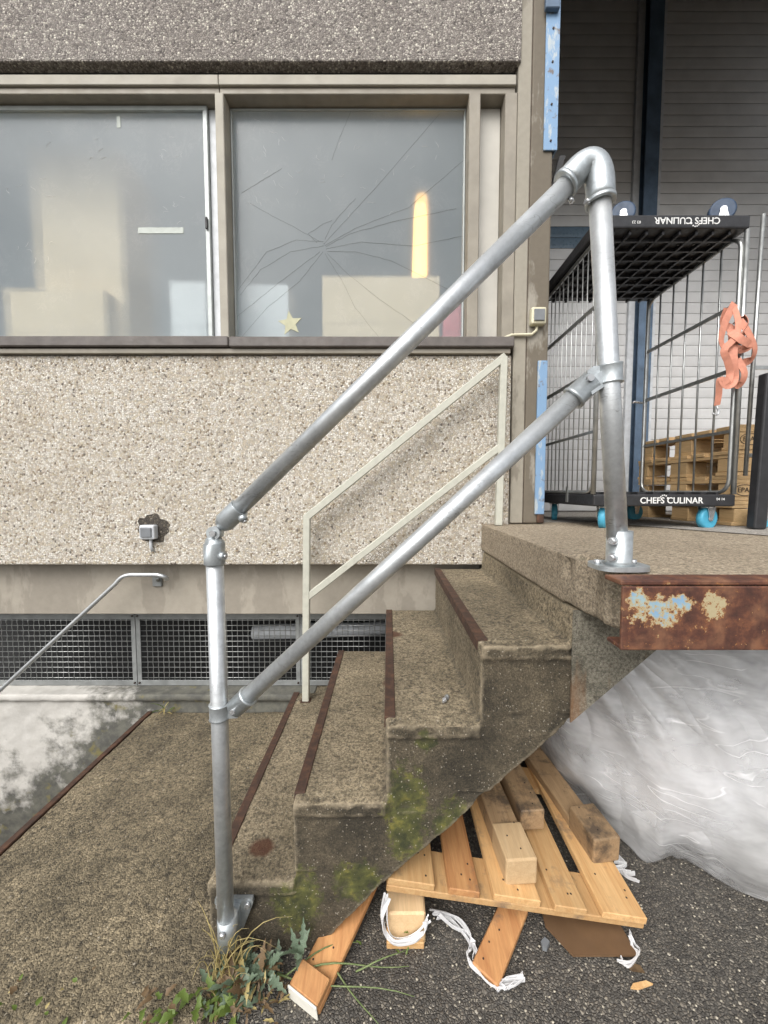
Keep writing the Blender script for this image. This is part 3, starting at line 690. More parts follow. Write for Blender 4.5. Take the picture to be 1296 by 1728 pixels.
# lower clamp on the left post, lug, sleeve
def clamp_ring(pc, d, h, name='clamp_ring'):
    return part(name, tb([pc-d*h/2, pc-d*(h/2-.0005), pc-d*(h/2-.004), pc+d*(h/2-.004), pc+d*(h/2-.0005), pc+d*h/2], [.0262, .0310, .0292, .0292, .0310, .0262], 28), M['cast'], rl)
dl = (pl1-pl0).normalized(); lc = A(371, 1199, yl); cl = clamp_ring(lc, dl, .046)
dlow = (ll1-ll0).normalized()
part('clamp_lug', prism([(lc.x+.026, lc.z-.020), (lc.x+.056, lc.z-.018), (lc.x+.062, lc.z+.006), (lc.x+.050, lc.z+.022), (lc.x+.026, lc.z+.020)], 'y', yl-.009, yl+.009), M['cast'], cl)
s2 = part('rail_sleeve', tb([ll0-dlow*.022, ll0-dlow*.020, ll0+dlow*.034, ll0+dlow*.036, ll0+dlow*.042, ll0+dlow*.0425], [.018, .0288, .0288, .0315, .0315, .027], 24), M['cast'], rl)
part('pivot_screw', tb([ll0-dlow*.006+Vector((-.006, -.030, -.004)), ll0-dlow*.006+Vector((-.006, -.022, -.004))], .008, 6), M['zinc'], s2)
# upper end of the lower rail
rc = A(1028.5, 632, yr-.007); cl2 = clamp_ring(rc, dv, .046)
part('clamp_lug', prism([(rc.x-.056, rc.z-.022), (rc.x-.026, rc.z-.018), (rc.x-.026, rc.z+.018), (rc.x-.044, rc.z+.018), (rc.x-.060, rc.z+.006)], 'y', yr-.016, yr+.004), M['cast'], cl2)
s3 = part('rail_sleeve', tb([ll1+dlow*.040, ll1+dlow*.038, ll1-dlow*.014, ll1-dlow*.016, ll1-dlow*.022, ll1-dlow*.0225], [.018, .0288, .0288, .0315, .0315, .027], 24), M['cast'], rl)
pv = A(998, 637, yr-.030)
part('pivot_screw', tb([pv, pv+Vector((0, .010, 0))], .0085, 8), M['zinc'], s3)
part('pivot_plate', prism([(ll1.x+.018, ll1.z-.012), (ll1.x+.052, ll1.z+.010), (ll1.x+.056, ll1.z+.036), (ll1.x+.040, ll1.z+.046), (ll1.x+.006, ll1.z+.022)], 'y', yr-.021, yr-.011), M['cast'], s3)
# floor flange of the right post
fc = Vector((pr0.x, yr, 1.3205)); bm = bmesh.new(); n = 40; ring0 = []; ring1 = []
out = []
for i in range(n):
    a = 2*math.pi*i/n; c_, s_ = math.cos(a), math.sin(a); e_ = 2/3.2
    out.append((fc.x+.004+.066*math.copysign(abs(c_)**e_, c_), fc.y+.010+.052*math.copysign(abs(s_)**e_, s_)))
part('floor_flange', prism(out, 'z', 1.319, 1.331, bm), M['cast'], rl)
part('flange_collar', tb([(fc.x, yr, 1.3312), (fc.x, yr, 1.342), (pr0.x-.0008, yr, 1.418), (pr0.x-.0008, yr, 1.4185)], [.036, .0300, .0300, .0260], 28), M['cast'], rl)
for z in (1.352, 1.394): part('grub_screw', tb([(pr0.x-.024, yr-.016, z), (pr0.x-.036, yr-.026, z), (pr0.x-.040, yr-.029, z)], [.0115, .0105, .007], 10), M['zinc'], rl)
part('anchor_bolt', tb([(fc.x+.045, yr+.012, 1.3312), (fc.x+.045, yr+.012, 1.341)], .009, 6), M['zinc'], rl)
part('anchor_bolt', tb([(fc.x-.048, yr+.012, 1.3312), (fc.x-.048, yr+.012, 1.341)], .009, 6), M['zinc'], rl)
# side-mounted flange of the left post on the cheek of the lowest step
pb = A(384, 1560, yl)
part('side_socket', tb([(pb.x, yl, pb.z-.062), (pb.x, yl, pb.z-.061), (pb.x, yl, pb.z+.028), (pb.x, yl, pb.z+.0285)], [.024, .0295, .0295, .026], 24), M['cast'], rl)
part('side_plate', prism([(pb.x-.058, pb.z+.035), (pb.x+.062, pb.z+.035), (pb.x+.064, pb.z+.020), (pb.x+.030, pb.z-.070), (pb.x-.026, pb.z-.070), (pb.x-.060, pb.z+.020)], 'y', 1.128, 1.1405), M['cast'], rl)
bm = box(pb.x-.024, pb.x+.024, yl+.01, 1.1275, pb.z-.06, pb.z+.02); part('side_web', bm, M['cast'], rl)
part('grub_screw', tb([(pb.x-.002, yl-.0285, pb.z+.004), (pb.x-.002, yl-.038, pb.z+.002)], [.011, .008], 10), M['zinc'], rl)
for dx in (-.044, .048): part('anchor_bolt', tb([(pb.x+dx, 1.1278, pb.z+.018), (pb.x+dx, 1.118, pb.z+.018)], .009, 6), M['zinc'], rl)

# ------------------------------------------------------------------ old painted railing against the wall
wrl = empty('painted_railing', (0, 2.2, 0), 'old cream painted flat bar railing against the pebble wall', 'railing')
yw = 2.2
def bar(p, q, wdt, dep, name, par, mat, ext=0.0):
    p, q = Vector(p), Vector(q); d = (q-p); L = d.length; d.normalize(); side = Vector((0, 1, 0)).cross(d).normalized()
    Mx = Matrix((( d.x, 0, side.x, p.x), (d.y, 1, side.y, p.y), (d.z, 0, side.z, p.z), (0, 0, 0, 1)))
    return part(name, bx(bmesh.new(), -ext, L+ext, -dep/2, dep/2, -wdt/2, wdt/2, .004, 1, Mx), mat, par)
W0, W1 = A(518, 872, yw), A(850, 602, yw); B0, B1 = A(516, 1160, yw), A(841, 882, yw)
B0.z = SZ[0]+.002; B1.z = 1.315
bar(B0, W0, .040, .036, 'post', wrl, M['white_rail'], 0); bar(B1, W1, .040, .036, 'post', wrl, M['white_rail'], 0)
bar(W0+Vector((-.004, 0, -.006)), W1+Vector((.004, 0, -.002)), .042, .034, 'top_rail', wrl, M['white_rail'], .008)
bar(A(518, 1008, yw), A(846, 752, yw), 
    .040, .030, 'lower_rail', wrl, M['white_rail'], 0)
part('foot_plate', box(B0.x-.03, B0.x+.03, yw-.025, yw+.025, SZ[0]+.001, SZ[0]+.006), M['rust'], wrl)
# thin bent basement handrail
th = empty('basement_handrail', (-1.8, 2.3, 0), 'thin grey handrail sloping down past the basement grille', 'handrail')
q = [A(-60, 1220, 2.3), A(0, 1165, 2.3), A(195, 985, 2.3)] + bezier(A(200, 979, 2.3), A(208, 970, 2.3), A(222, 970, 2.3), 5) + [A(262, 970, 2.3)] + bezier(A(266, 970, 2.3), A(284, 974, 2.3), A(281, 977, 2.34), 4)
part('rail', tb(q, .0125, 12), M['galv'], th)
part('bracket', tb([A(266, 974, 2.31), A(266, 979, 2.42)], .012, 8), M['grille_frame'], th)
part('bracket_plate', box(A(266, 979, 2.42).x-.03, A(266, 979, 2.42).x+.03, 2.41, 2.4245, A(266, 979, 2.42).z-.04, A(266, 979, 2.42).z+.04, .003), M['grille_frame'], th)

# ------------------------------------------------------------------ wall sockets
def wallbox(name, c, w_, h_, mat, mat2, label, cable):
    e = empty(name, (c.x, 2.3, c.z-h_/2), label, 'switch' if name == 'light_switch' else 'socket')
    part('housing', box(c.x-w_/2, c.x+w_/2, 2.252, 2.2995, c.z-h_/2, c.z+h_/2, .010, 3), mat, e)
    part('cover', box(c.x-w_*.36, c.x+w_*.36, 2.243, 2.2515, c.z-h_*.34, c.z+h_*.34, .004, 2), mat2, e)
    part('cable', tb(cable, .009, 8), M['box_cream'] if name == 'light_switch' else M['shutter_white'], e)
c = A(250, 898, 2.27)
wallbox('wall_socket', c, .092, .088, M['shutter_white'], M['box_grey'], 'grey weatherproof socket on the lower pebble panel', [(c.x+.005, 2.285, c.z-.045), (c.x+.005, 2.283, c.z-.09), (c.x+.012, 2.290, c.z-.12)])
bm = bmesh.new(); rim = []
for k in range(26):
    a_ = 2*math.pi*k/26; r_ = .084*(1+.45*noise.noise(Vector((math.cos(a_)*2, math.sin(a_)*2, 3)))); rim.append((c.x+.012+r_*1.15*math.cos(a_), c.z+.022+r_*math.sin(a_)))
bp('bare_mortar_patch', prism(rim, 'y', 2.2982, 2.31, bm), M['mortar_patch'])
c = A(908, 534, 2.27)
wallbox('light_switch', c, .088, .098, M['box_cream'], M['box_grey'], 'ivory weatherproof switch on the brown pilaster', [(c.x, 2.285, c.z-.05), (c.x-.004, 2.283, c.z-.075), (c.x-.03, 2.285, c.z-.098), (c.x-.15, 2.287, c.z-.10), (c.x-.20, 2.29, c.z-.12)])

# ------------------------------------------------------------------ roller shutters behind the dock
def slat_mesh(x0, x1, p):
    bm = bmesh.new(); prof_ = [(0, .004), (.010, .0), (.012, p*.25), (.012, p*.75), (.010, p-.004), (.004, p-.003), (.004, .006)]
    return from_bm(prism([(3.70-a_, z_) for a_, z_ in [(y_, z_) for y_, z_ in prof_]], 'x', x0, x1, bm))
def shutter(x0, x1, label, sight=()):
    e = empty('roller_shutter', ((x0+x1)/2, 3.7, 1.313), label, 'shutter')
    p = .100; me = slat_mesh(x0-(x0+x1)/2, x1-(x0+x1)/2, p); me.transform(Matrix.Translation((0, -3.7, 0)))
    me.materials.append(M['shutter']); me2 = me.copy(); me2.materials.clear(); me2.materials.append(M['shutter_glass'])
    n = 52
    for i in range(n):
        o = bpy.data.objects.new('slat', me2 if i in sight else me); C.objects.link(o); o.parent = e; o.location = (0, 0, .01+i*p)
    part('guide_rail', box(x0-.06, x0-.002, 3.66, 3.72, 1.314, 6.6), M['shutter_white'], e)
    part('guide_rail', box(x1+.002, x1+.06, 3.66, 3.72, 1.314, 6.6), M['shutter_white'], e)
shutter(1.05, 2.29, 'grey roller shutter with a dark sight strip, beside the pilaster', (25, 26))
shutter(2.55, 4.18, 'grey roller shutter behind the pallet stack')
tag(part('steel_post', bx(bx(box(2.355, 2.485, 3.60, 3.612, 1.314, 6.6, .003), 2.355, 2.485, 3.688, 3.70, 1.314, 6.6, .003), 2.412, 2.428, 3.6125, 3.6875, 1.314, 6.6), M['blue_post'], None), 'dark blue steel post between the two roller shutters', 'post')

# ------------------------------------------------------------------ roll containers
def castor(par, x, y, z, s, tyre, yaw=0.3):
    """wheel of radius .05; s=+1 hangs below z, -1 stands above it"""
    r = .060; f = Matrix.Translation((x, y, z)) @ Matrix.Rotation(yaw, 4, 'Z')
    def L(p): return f @ Vector((p[0], p[1], p[2]*s))
    ax = .030
    bm = tb([L((0, -.018, -.068)), L((0, -.014, -.068)), L((0, .014, -.068)), L((0, .018, -.068))], [r*.86, r, r, r*.86], 24); wh = part('wheel', bm, tyre, par)
    part('hub', tb([L((0, -.0195, -.068)), L((0, -.024, -.068))], .016, 12), M['zinc'], wh)
    bm = bmesh.new()
    for sy in (-.026, .026):
        vs = [L((-.030, sy, -.004)), L((.030, sy, -.004)), L((.010, sy, -.080)), L((-.010, sy, -.080))]
        a_ = [bm.verts.new(v) for v in vs]; b_ = [bm.verts.new(v+f.to_3x3() @ Vector((0, .003, 0))) for v in vs]
        bm.faces.new(a_); bm.faces.new(list(reversed(b_)))
        for i in range(4): bm.faces.new((a_[i], b_[i], b_[(i+1) % 4], a_[(i+1) % 4]))
    part('fork', bm, M['zinc'], wh)
    part('fork_plate', tb([L((0, 0, -.001)), L((0, 0, -.010))], .034, 12), M['zinc'], wh)
def tray(par, x0, x1, y0, y1, z0, z1, ribs_up):
    bm = box(x0, x1, y0, y1, z0, z1, .008, 2); t = part('tray', bm, M['black_plastic'], par)
    n = 9; bm = bmesh.new()
    for i in range(1, n):
        x = x0+(x1-x0)*i/n; y = y0+(y1-y0)*i/n; zz = (z0-.018, z0-.0005) if not ribs_up else (z1+.0005, z1+.012)
        bx(bm, x-.006, x+.006, y0+.02, y1-.02, *zz); bx(bm, x0+.02, x1-.02, y-.006, y+.006, zz[0]+.001, zz[1]-.0002)
    tag(part('rib_grid', bm, M['black_plastic'], t), kind='stuff')
    for i in range(8):
        for j in range(5):
            if random.random() < .55:
                x = x0+(x1-x0)*(i+1)/9.3; y = y0+(y1-y0)*(j+1)/6.2
                if not ribs_up: bx(bm := bmesh.new(), x, x+.010, y, y+.010, z0-.004, z0-.001); part('vent_hole', bm, M['wire'], t)
    return t
def round_frame(bm, X, y0, y1, z0, z1, r, rad):
    pts = []
    for cy, cz, a0 in ((y1-r, z1-r, 0), (y0+r, z1-r, 90), (y0+r, z0+r, 180), (y1-r, z0+r, 270)):
        for k in range(7):
            a = R(a0+15*k); pts.append(Vector((X, cy+r*math.cos(a), cz+r*math.sin(a))))
    pts.append(pts[0]); pts.append(pts[1])
    tube(bm, pts, rad, 10, cap=False); return bm
cg = empty('roll_container', (1.46, 2.37, 1.3175), 'wire roll container with a second black tray upturned on top', 'roll container')
X0, X1, Y0, Y1 = 1.10, 1.862, 2.00, 2.75
ZT0, ZT1 = 1.436, 1.500; ZU0, ZU1 = 2.868, 2.935
t1 = tray(cg, X0, X1, Y0, Y1, ZT0, ZT1, True); t2 = tray(cg, X0-.015, X1, Y0, Y1, ZU0, ZU1, False)
for x, y, yaw in ((X1-.10, Y0+.06, .25), (X0+.09, Y1-.08, 1.2), (X1-.10, Y1-.08, .2), (X0+.10, Y0+.08, .9)):
    castor(cg, x, y, ZT0, 1, M['tyre_blue'], yaw)
    castor(cg, x+(.05 if x < 1.4 else .0), y, ZU1-.012, -1, M['tyre_dark'], -.35)
for X, nw, nm in ((X0+.012, 12, 'side_frame'), (X1-.014, 6, 'side_frame')):
    f = part(nm, round_frame(bmesh.new(), X, Y0+.03, Y1-.02, ZT1+.010, ZU0-.012, .07, .0105), M['wire'], cg)
    for i in range(1, nw):
        y = Y0+.03+(Y1-Y0-.05)*i/nw + random.uniform(-.004, .004)
        part('wire', tb([(X, y, ZT1+.014), (X+random.uniform(-.002, .002), y+random.uniform(-.003, .003), 2.2), (X, y, ZU0-.016)], .0038 if nw > 8 else .0058, 6), M['wire'], f)
    for z in (1.84, 2.166, 2.505):
        bm = bmesh.new(); bx(bm, X-.004, X+.004, Y0+.03, Y1-.02, z-.008 if z < 2 else z-.011, z+.008 if z < 2 else z+.011); part('cross_bar', bm, M['wire'], f)
for X, Y in ((X1-.004, Y0+.012), (X0+.006, Y1-.012), (X1-.006, Y1-.012), (X0+.004, Y0+.012)):
    part('corner_tube', tb([(X, Y, ZT1+.001), (X, Y, ZU0-.001)], .0125, 12), M['wire'], cg)
part('latch', tb([(X1-.03, Y1-.02, 2.15), (X1-.09, Y1-.02, 2.16), (X1-.10, Y1-.02, 2.15)], .008, 8), M['zinc'], cg)
part('tie_hook', box(1.10-.004, 1.10-.0005, 2.28, 2.31, 1.45, 1.545, .001), M['wire'], cg)
def logo(par, cx, cz, up, date):
    rot = Matrix.Rotation(math.pi, 4, 'Y') if not up else Matrix.Identity(4)
    T = Matrix.Translation((cx, Y0-.0008, cz)) @ rot @ FACE
    g1 = wpart('lettering', text_mesh('CHEFS CULINAR', .046, T, bold=.0006), M['print'], par)
    s = 1 if up else -1
    wpart('date_mark', text_mesh(date, .020, Matrix.Translation((cx+s*.262, Y0-.0008, cz+s*.008)) @ rot @ FACE), M['print'], par)
    bm = bmesh.new()
    for dx, dz, r in ((-.058, .022, .0032), (-.050, .028, .0034), (-.040, .030, .0036), (-.030, .026, .0040), (-.020, .014, .0052)):
        tube(bm, [(cx+s*dx, Y0-.0016, cz+s*dz), (cx+s*dx, Y0-.0002, cz+s*dz)], r, 8)
    tag(part('logo_dots', bm, M['print'], par), kind='stuff')
logo(t1, A(1133, 846, Y0).x, A(1133, 845, Y0).z, True, '04 14'); logo(t2, A(1160, 371, Y0).x, A(1160, 372, Y0).z, False, '03 23')

fg = empty('folded_roll_container', (2.1, 2.0, 1.3175), 'folded roll container with its black tray upright at the right edge', 'roll container')
fx = 1.935
Mx = Matrix.Translation((fx, 1.93, 1.32)) @ Matrix.Rotation(R(1.5), 4, 'Y')
part('tray', bx(bmesh.new(), -.033, .033, 0, .05, 0, .80, .008, 2, Mx), M['black_plastic'], fg)
part('corner_tube', tb([(1.975, 1.92, 2.12), (1.99, 1.92, 3.05)], .0135, 12), M['wire'], fg)
part('corner_tube', tb([(1.925, 2.02, 1.60), (1.945, 2.02, 2.95)], .010, 12), M['wire'], fg)
part('collar', tb([(1.979, 1.92, 2.50), (1.980, 1.92, 2.56)], .020, 12), M['black_plastic'], fg)
part('cross_bar', box(1.93, 2.6, 2.015, 2.022, 2.16, 2.18), M['wire'], fg)
part('cross_bar', box(1.93, 2.6, 2.015, 2.022, 1.70, 1.72), M['wire'], fg)
for i in range(6): part('wire', tb([(2.03+.09*i, 2.018, 1.62), (2.03+.09*i, 2.018, 2.9)], .005, 6), M['wire'], fg)
castor(fg, 2.05, 2.05, 1.436, 1, M['tyre_blue'], .3)

# orange strap tangled on the corner tube of the roll container
st = empty('lashing_strap', (X1-.02, Y0-.02, 2.0), 'orange lashing strap tangled around the corner tube of the roll container', 'strap')
def ribbon(pts, wdt, name, par, mat, tw=0.0):
    pts = [Vector(p) for p in pts]; sm = []
    for i in range(len(pts)-1):
        p0 = pts[max(i-1, 0)]; p1 = pts[i]; p2 = pts[i+1]; p3 = pts[min(i+2, len(pts)-1)]
        for k in range(6):
            t = k/6; sm.append(.5*((2*p1)+(p2-p0)*t+(2*p0-5*p1+4*p2-p3)*t*t+(3*p1-p0-3*p2+p3)*t**3))
    sm.append(pts[-1]); bm = bmesh.new(); rows = []
    for i, p in enumerate(sm):
        d = (sm[min(i+1, len(sm)-1)]-sm[max(i-1, 0)]).normalized(); view = Vector((math.sin(tw*i*.12), -math.cos(tw*i*.12), 0))
        s_ = d.cross(view); s_ = s_.normalized() if s_.length > 1e-4 else Vector((1, 0, 0)); nn = d.cross(s_).normalized()*.0012
        rows.append([bm.verts.new(p+s_*wdt/2+nn), bm.verts.new(p-s_*wdt/2+nn), bm.verts.new(p-s_*wdt/2-nn), bm.verts.new(p+s_*wdt/2-nn)])
    for i in range(len(rows)-1):
        for j in range(4): bm.faces.new((rows[i][j], rows[i][(j+1) % 4], rows[i+1][(j+1) % 4], rows[i+1][j]))
    bm.faces.new(rows[0]); bm.faces.new(list(reversed(rows[-1])))
    return part(name, bm, mat, par)
def Q(u, v, d=0.0): return A(u, v, Y0-.015+d)
loops = [[(1240,512,0),(1225,540,-.02),(1217,570,-.03),(1222,585,-.03),(1240,580,-.03),(1262,550,-.02),(1255,535,0),(1238,545,.02)],
         [(1238,515,0),(1246,545,-.03),(1240,570,-.04),(1222,590,-.04),(1228,610,-.03),(1232,630,-.02),(1226,648,-.02),(1215,640,-.01),(1213,665,0),(1210,684,0)],
         [(1248,540,-.02),(1262,560,-.03),(1274,588,-.02),(1268,606,0),(1250,612,.02),(1244,600,.03)],
         [(1232,560,-.03),(1250,572,-.05),(1264,582,-.03),(1250,590,0),(1235,586,.02)],
         [(1244,606,-.02),(1256,628,-.03),(1252,645,-.02),(1240,650,0),(1230,640,.02),(1232,615,.02)],
         [(1228,520,.01),(1222,545,.02),(1236,560,-.01),(1236,600,-.03),(1238,640,-.02),(1228,650,-.03),(1220,638,-.02)]]
for i, l in enumerate(loops): ribbon([Q(*p) for p in l], .040 if i != 1 else .030, 'strap_loop', st, M['orange'], (-1)**i*.22)
hk = A(1210, 686, Y0-.015)
part('hook', tb([hk, hk+Vector((.004, 0, -.012)), hk+Vector((.012, 0, -.028)), hk+Vector((.004, 0, -.042)), hk+Vector((-.012, 0, -.042)), hk+Vector((-.022, 0, -.034))], .0045, 8), M['zinc'], st)

# ------------------------------------------------------------------ pallets
def pallet_parts(par, f, wmat, bmat, blocks=True, deck=True, bottoms=True):
    """euro pallet: .8 along local x, 1.2 along local y, deck boards run along y. f: local -> parent matrix"""
    def b(name, x0, x1, y0, y1, z0, z1, mat):
        jx, jz = random.uniform(-.003, .003), random.uniform(-.0012, .0012)
        me = from_bm(bx(bmesh.new(), x0+jx, x1+jx, y0+random.uniform(-.005, .005), y1, z0+jz, z1+jz, .002)); me.transform(f); return link(name, me, mat, par)
    bl = []
    if bottoms:
        for x0, x1 in ((0, .10), (.3275, .4725), (.70, .80)): b('bottom_board', x0, x1, 0, 1.2, 0, .021, wmat)
    if blocks:
        for x0, x1 in ((0, .10), (.3275, .4725), (.70, .80)):
            for y0, y1 in ((0, .145), (.5275, .6725), (1.055, 1.2)): bl.append(b('block', x0+.001, x1-.001, y0+.004, y1-.004, .0225, .0985, bmat))
    for y0, y1 in ((0, .145), (.5275, .6725), (1.055, 1.2)): b('stringer_board', 0, .8, y0, y1, .100, .1205, wmat)
    if deck:
        for x0, x1 in ((0, .145), (.1875, .2875), (.3275, .4725), (.5125, .6125), (.655, .80)): b('deck_board', x0, x1, 0, 1.2, .122, .144, wmat)
    return bl
marks = ['lowest pallet of the wooden stack behind the roll container', 'second pallet from the bottom with a stamped oval, behind the roll container', 'third pallet from the bottom of the stack behind the roll container', 'topmost pallet of the wooden stack behind the roll container']
for i in range(4):
    ox = 1.975+random.uniform(-.012, .012); oy = 2.14+random.uniform(-.01, .01)
    pe = empty('wooden_pallet', (ox, oy, 1.318+.1450*i), marks[i], 'pallet', 'stacked pallets')
    # 1.2 m runs along x, .8 m along y
    f = Matrix(((0, 1, 0, 0), (1, 0, 0, 0), (0, 0, 1, 0), (0, 0, 0, 1)))
    random.seed(40+i); bl = pallet_parts(pe, f, M['wood_pallet'], M['wood_pallet'])
    if i in (1, 3):
        cx, cz = .073, .060; T = Matrix.Translation((cx, -.0015, cz)) @ FACE
        me = text_mesh('EPAL', .040, T); me.materials.append(M['black_print']); o = link('stamp_lettering', me, None, pe)
        bm = tb([(cx+.058*math.cos(2*math.pi*k/28), .0005, cz+.031*math.sin(2*math.pi*k/28)) for k in range(29)], .0022, 5, cap=False); me = from_bm(bm); me.materials.append(M['black_print']); link('stamp_oval', me, None, pe)

# broken pallet pushed under the flight
random.seed(5)
pe = empty('broken_pallet', (.0, 1.16, .0), 'fresh pine pallet pushed under the concrete steps, tilted', 'pallet')
tl = Matrix.Rotation(R(8.9), 4, 'Y'); f = Matrix.Translation((.0, 0, .236)) @ tl @ Matrix.Rotation(R(.6), 4, 'X') @ Matrix.Translation((.0, 0, -.144))
def pb_(name, x0, x1, y0, y1, z0, z1, mat):
    me = from_bm(bx(bmesh.new(), x0, x1, y0, y1, z0, z1, .0025)); me.transform(f); return link(name, me, mat, pe)
sw = .872/.8
pb_('stringer_board', .0, .872, .006, .15, .098, .1205, M['wood_new']); pb_('stringer_board', 0, .872, .5275, .67, .098, .1205, M['wood_new'])
for i, (x0, x1) in enumerate(((0, .158), (.205, .309), (.357, .515), (.560, .668), (.722, .872))):
    d = pb_('deck_board', x0, x1, random.uniform(-.004, .012), 1.05, .122, .145, M['wood_red'] if i in (1,) else M['wood_new'])
    for k in range(3):
        nx_ = x0+.02+(x1-x0-.04)*random.random(); ny_ = .03+.10*random.random()
        me = from_bm(tb([(nx_, ny_, .1448), (nx_, ny_, .1458)], .0034, 7)); me.transform(f); link('nail', me, M['nail'], d)
blk = part('block', box(.0, .125, 1.165, 1.30, .0, .115, .006), M['wood_block'], pe)
part('bottom_board', box(-.005, .12, 1.155, 1.9, -.002, .022, .003), M['wood_new'], pe)

def loose(name, p, q, wdt, hgt, mat, label, cat, roll=0.0, blockmat=None, bl=.13, extra=True, bh=None):
    """timber from p (near end, centre of underside) to q (far end)"""
    p, q = Vector(p), Vector(q); d = q-p; L = d.length; d.normalize()
    side = d.cross(Vector((0, 0, 1))).normalized(); up = side.cross(d)
    Mx = Matrix(((side.x, d.x, up.x, p.x), (side.y, d.y, up.y, p.y), (side.z, d.z, up.z, p.z), (0, 0, 0, 1))) @ Matrix.Rotation(roll, 4, 'Y')
    e = empty(name, p, label, cat)
    part('timber', bx(bmesh.new(), -wdt/2, wdt/2, bl+.001 if blockmat else 0, L, 0, hgt, .004, 1, Mx), mat, e)
    if blockmat: part('end_block', bx(bmesh.new(), -wdt/2-.003, wdt/2+.003, -.008, bl, 0, bh or .095, .006, 2, Mx), blockmat, e)
    for k in range(3): 
        a_ = Mx @ Vector((random.uniform(-.3, .3)*wdt, .03+.05*k, (bh or .095)+.0002 if blockmat else hgt+.0002)); part('nail', tb([a_, a_+up*.0010], .003, 7), M['nail'], e)
    return e
def onp(x, y): return f @ Vector((x, y, .1465)) + Vector((.0, 1.16, .0))
loose('pallet_runner', onp(.462, .055), onp(.40, 1.0), .104, .080, M['wood_old'], 'weathered pallet runner with a chip block on its near end', 'timber', 0, M['wood_block'], .135)
loose('squared_timber', onp(.575, .24)+Vector((0, 0, .03)), onp(.52, 1.05)+Vector((0, 0, .05)), .096, .085, M['wood_old'], 'short squared timber lying between the two runners on the pallet', 'timber')
loose('pallet_runner', onp(.835, .185), onp(.71, 1.05), .104, .045, M['wood_old'], 'dark pallet runner with a mouldy block, nearest the plastic film', 'timber', 0, M['wood_old'], .145, bh=.100)
loose('plank', (.30, 1.075, .004), (.46, 1.26, .030), .088, .022, M['wood_red'], 'short reddish plank sticking out from under the pallet', 'plank')
g0 = Vector((-.245, 1.02, .0)); g1 = Vector((-.075, 1.34, .06))
e = loose('plank', g0, g1, .105, .024, M['wood_red'], 'narrow orange plank with a white end poking out under the lowest step', 'plank')
d_ = (g1-g0).normalized(); s_ = d_.cross(Vector((0, 0, 1))).normalized(); u_ = s_.cross(d_)
Mx = Matrix(((s_.x, d_.x, u_.x, g0.x), (s_.y, d_.y, u_.y, g0.y), (s_.z, d_.z, u_.z, g0.z), (0, 0, 0, 1)))
part('end_block', bx(bmesh.new(), -.0525, .0525, -.004, .060, .0246, .050, .004, 1, Mx), M['wood_red'], e)
part('white_end', bx(bmesh.new(), -.0535, .0535, -.010, -.0042, -.001, .051, .002, 1, Mx), M['white_end'], e)
hb = prism([(.545, 1.21), (.600, 1.128), (.812, 1.128), (.80, 1.32), (.56, 1.32)], 'z', .008, .014)
tag(part('hardboard_sheet', hb, M['hardboard'], None), 'brown hardboard sheet lying on the asphalt under the pallet', 'board')

# ------------------------------------------------------------------ plastic film bundle under the dock
def bundle(grow, big, crease, fine, seed, nu=300, nv=170):
    bm = bmesh.new(); cx, cy, cz = 1.62, 2.02, .46; rows = []; so_ = Vector((seed*3.7, seed*1.3, seed*2.9))
    for j in range(nv+1):
        ph = -math.pi/2 + math.pi*j/nv; row = []
        for i in range(nu):
            th_ = 2*math.pi*i/nu; c_ = math.cos(ph); ex = .82
            sx = math.copysign(abs(math.cos(th_))**ex, math.cos(th_))*abs(c_)**.46; sy = math.copysign(abs(math.sin(th_))**ex, math.sin(th_))*abs(c_)**.46; sz = math.copysign(abs(math.sin(ph))**.85, math.sin(ph))
            p = Vector((cx+.82*sx, cy+.73*sy, cz+.60*sz)); n_ = Vector((sx/.82, sy/.73, sz/.60)).normalized()
            # folds run out from where the film was gathered, up left under the dock
            q = p-Vector((.85, 1.6, 1.05)); an = math.atan2(q.z, q.x+.3*q.y); ra = q.length
            s = Vector((an*3.4+.35*noise.noise(p*2.2+so_), ra*.8, seed))
            f1 = 1-2*abs(noise.noise(s*1.6+so_)); f2 = 1-2*abs(noise.noise(Vector((an*9, ra*1.3, seed))+so_+Vector((noise.noise(p*3)*.5, 0, 0)))); v2 = noise.voronoi(p*5.0+so_)[0]
            d = grow + big*noise.noise(p*1.8+so_) + crease*f1 + crease*.4*f2 + fine*(v2[0]-.45)
            p += n_*d
            p.z = max(p.z, .004+.006*noise.noise(p*12)+grow*.1); p.y = min(p.y, 2.43+.01*noise.noise(p*9)); p.z = min(p.z, 1.138-.004*seed)
            row.append(p)
        rows.append(row)
    vs = [[bm.verts.new(p) for p in row] for row in rows[1:-1]]
    for j in range(len(vs)-1):
        for i in range(nu): bm.faces.new((vs[j][i], vs[j][(i+1) % nu], vs[j+1][(i+1) % nu], vs[j+1][i])).smooth = True
    bm.faces.new(list(reversed(vs[0]))); bm.faces.new(vs[-1]); return bm
fbn = empty('film_bundle', (1.62, 2.0, 0), 'huge bundle of crumpled clear plastic film under the loading dock', 'plastic film')
part('packed_core', bundle(-.055, .07, .030, .06, 1), M['film'], fbn)
part('film_ply', bundle(-.012, .07, .045, .040, 2), M['film_clear'], fbn)
part('film_ply', bundle(.016, .06, .055, .030, 3), M['film_clear'], fbn)
def scrap(name, pts, w0, label, seed):
    random.seed(seed); e = empty(name, pts[0], label, 'film scrap')
    for k in range(5):
        q_ = [Vector(p)+Vector((random.uniform(-1, 1), random.uniform(-1, 1), 0))*w0*1.3 for p in pts]
        for p in q_: p.z = max(p.z, .006)+random.random()*w0*.6
        ribbon(q_, w0*random.uniform(.35, 1.3), 'film_strand', e, M['film'], random.uniform(-2, 2))
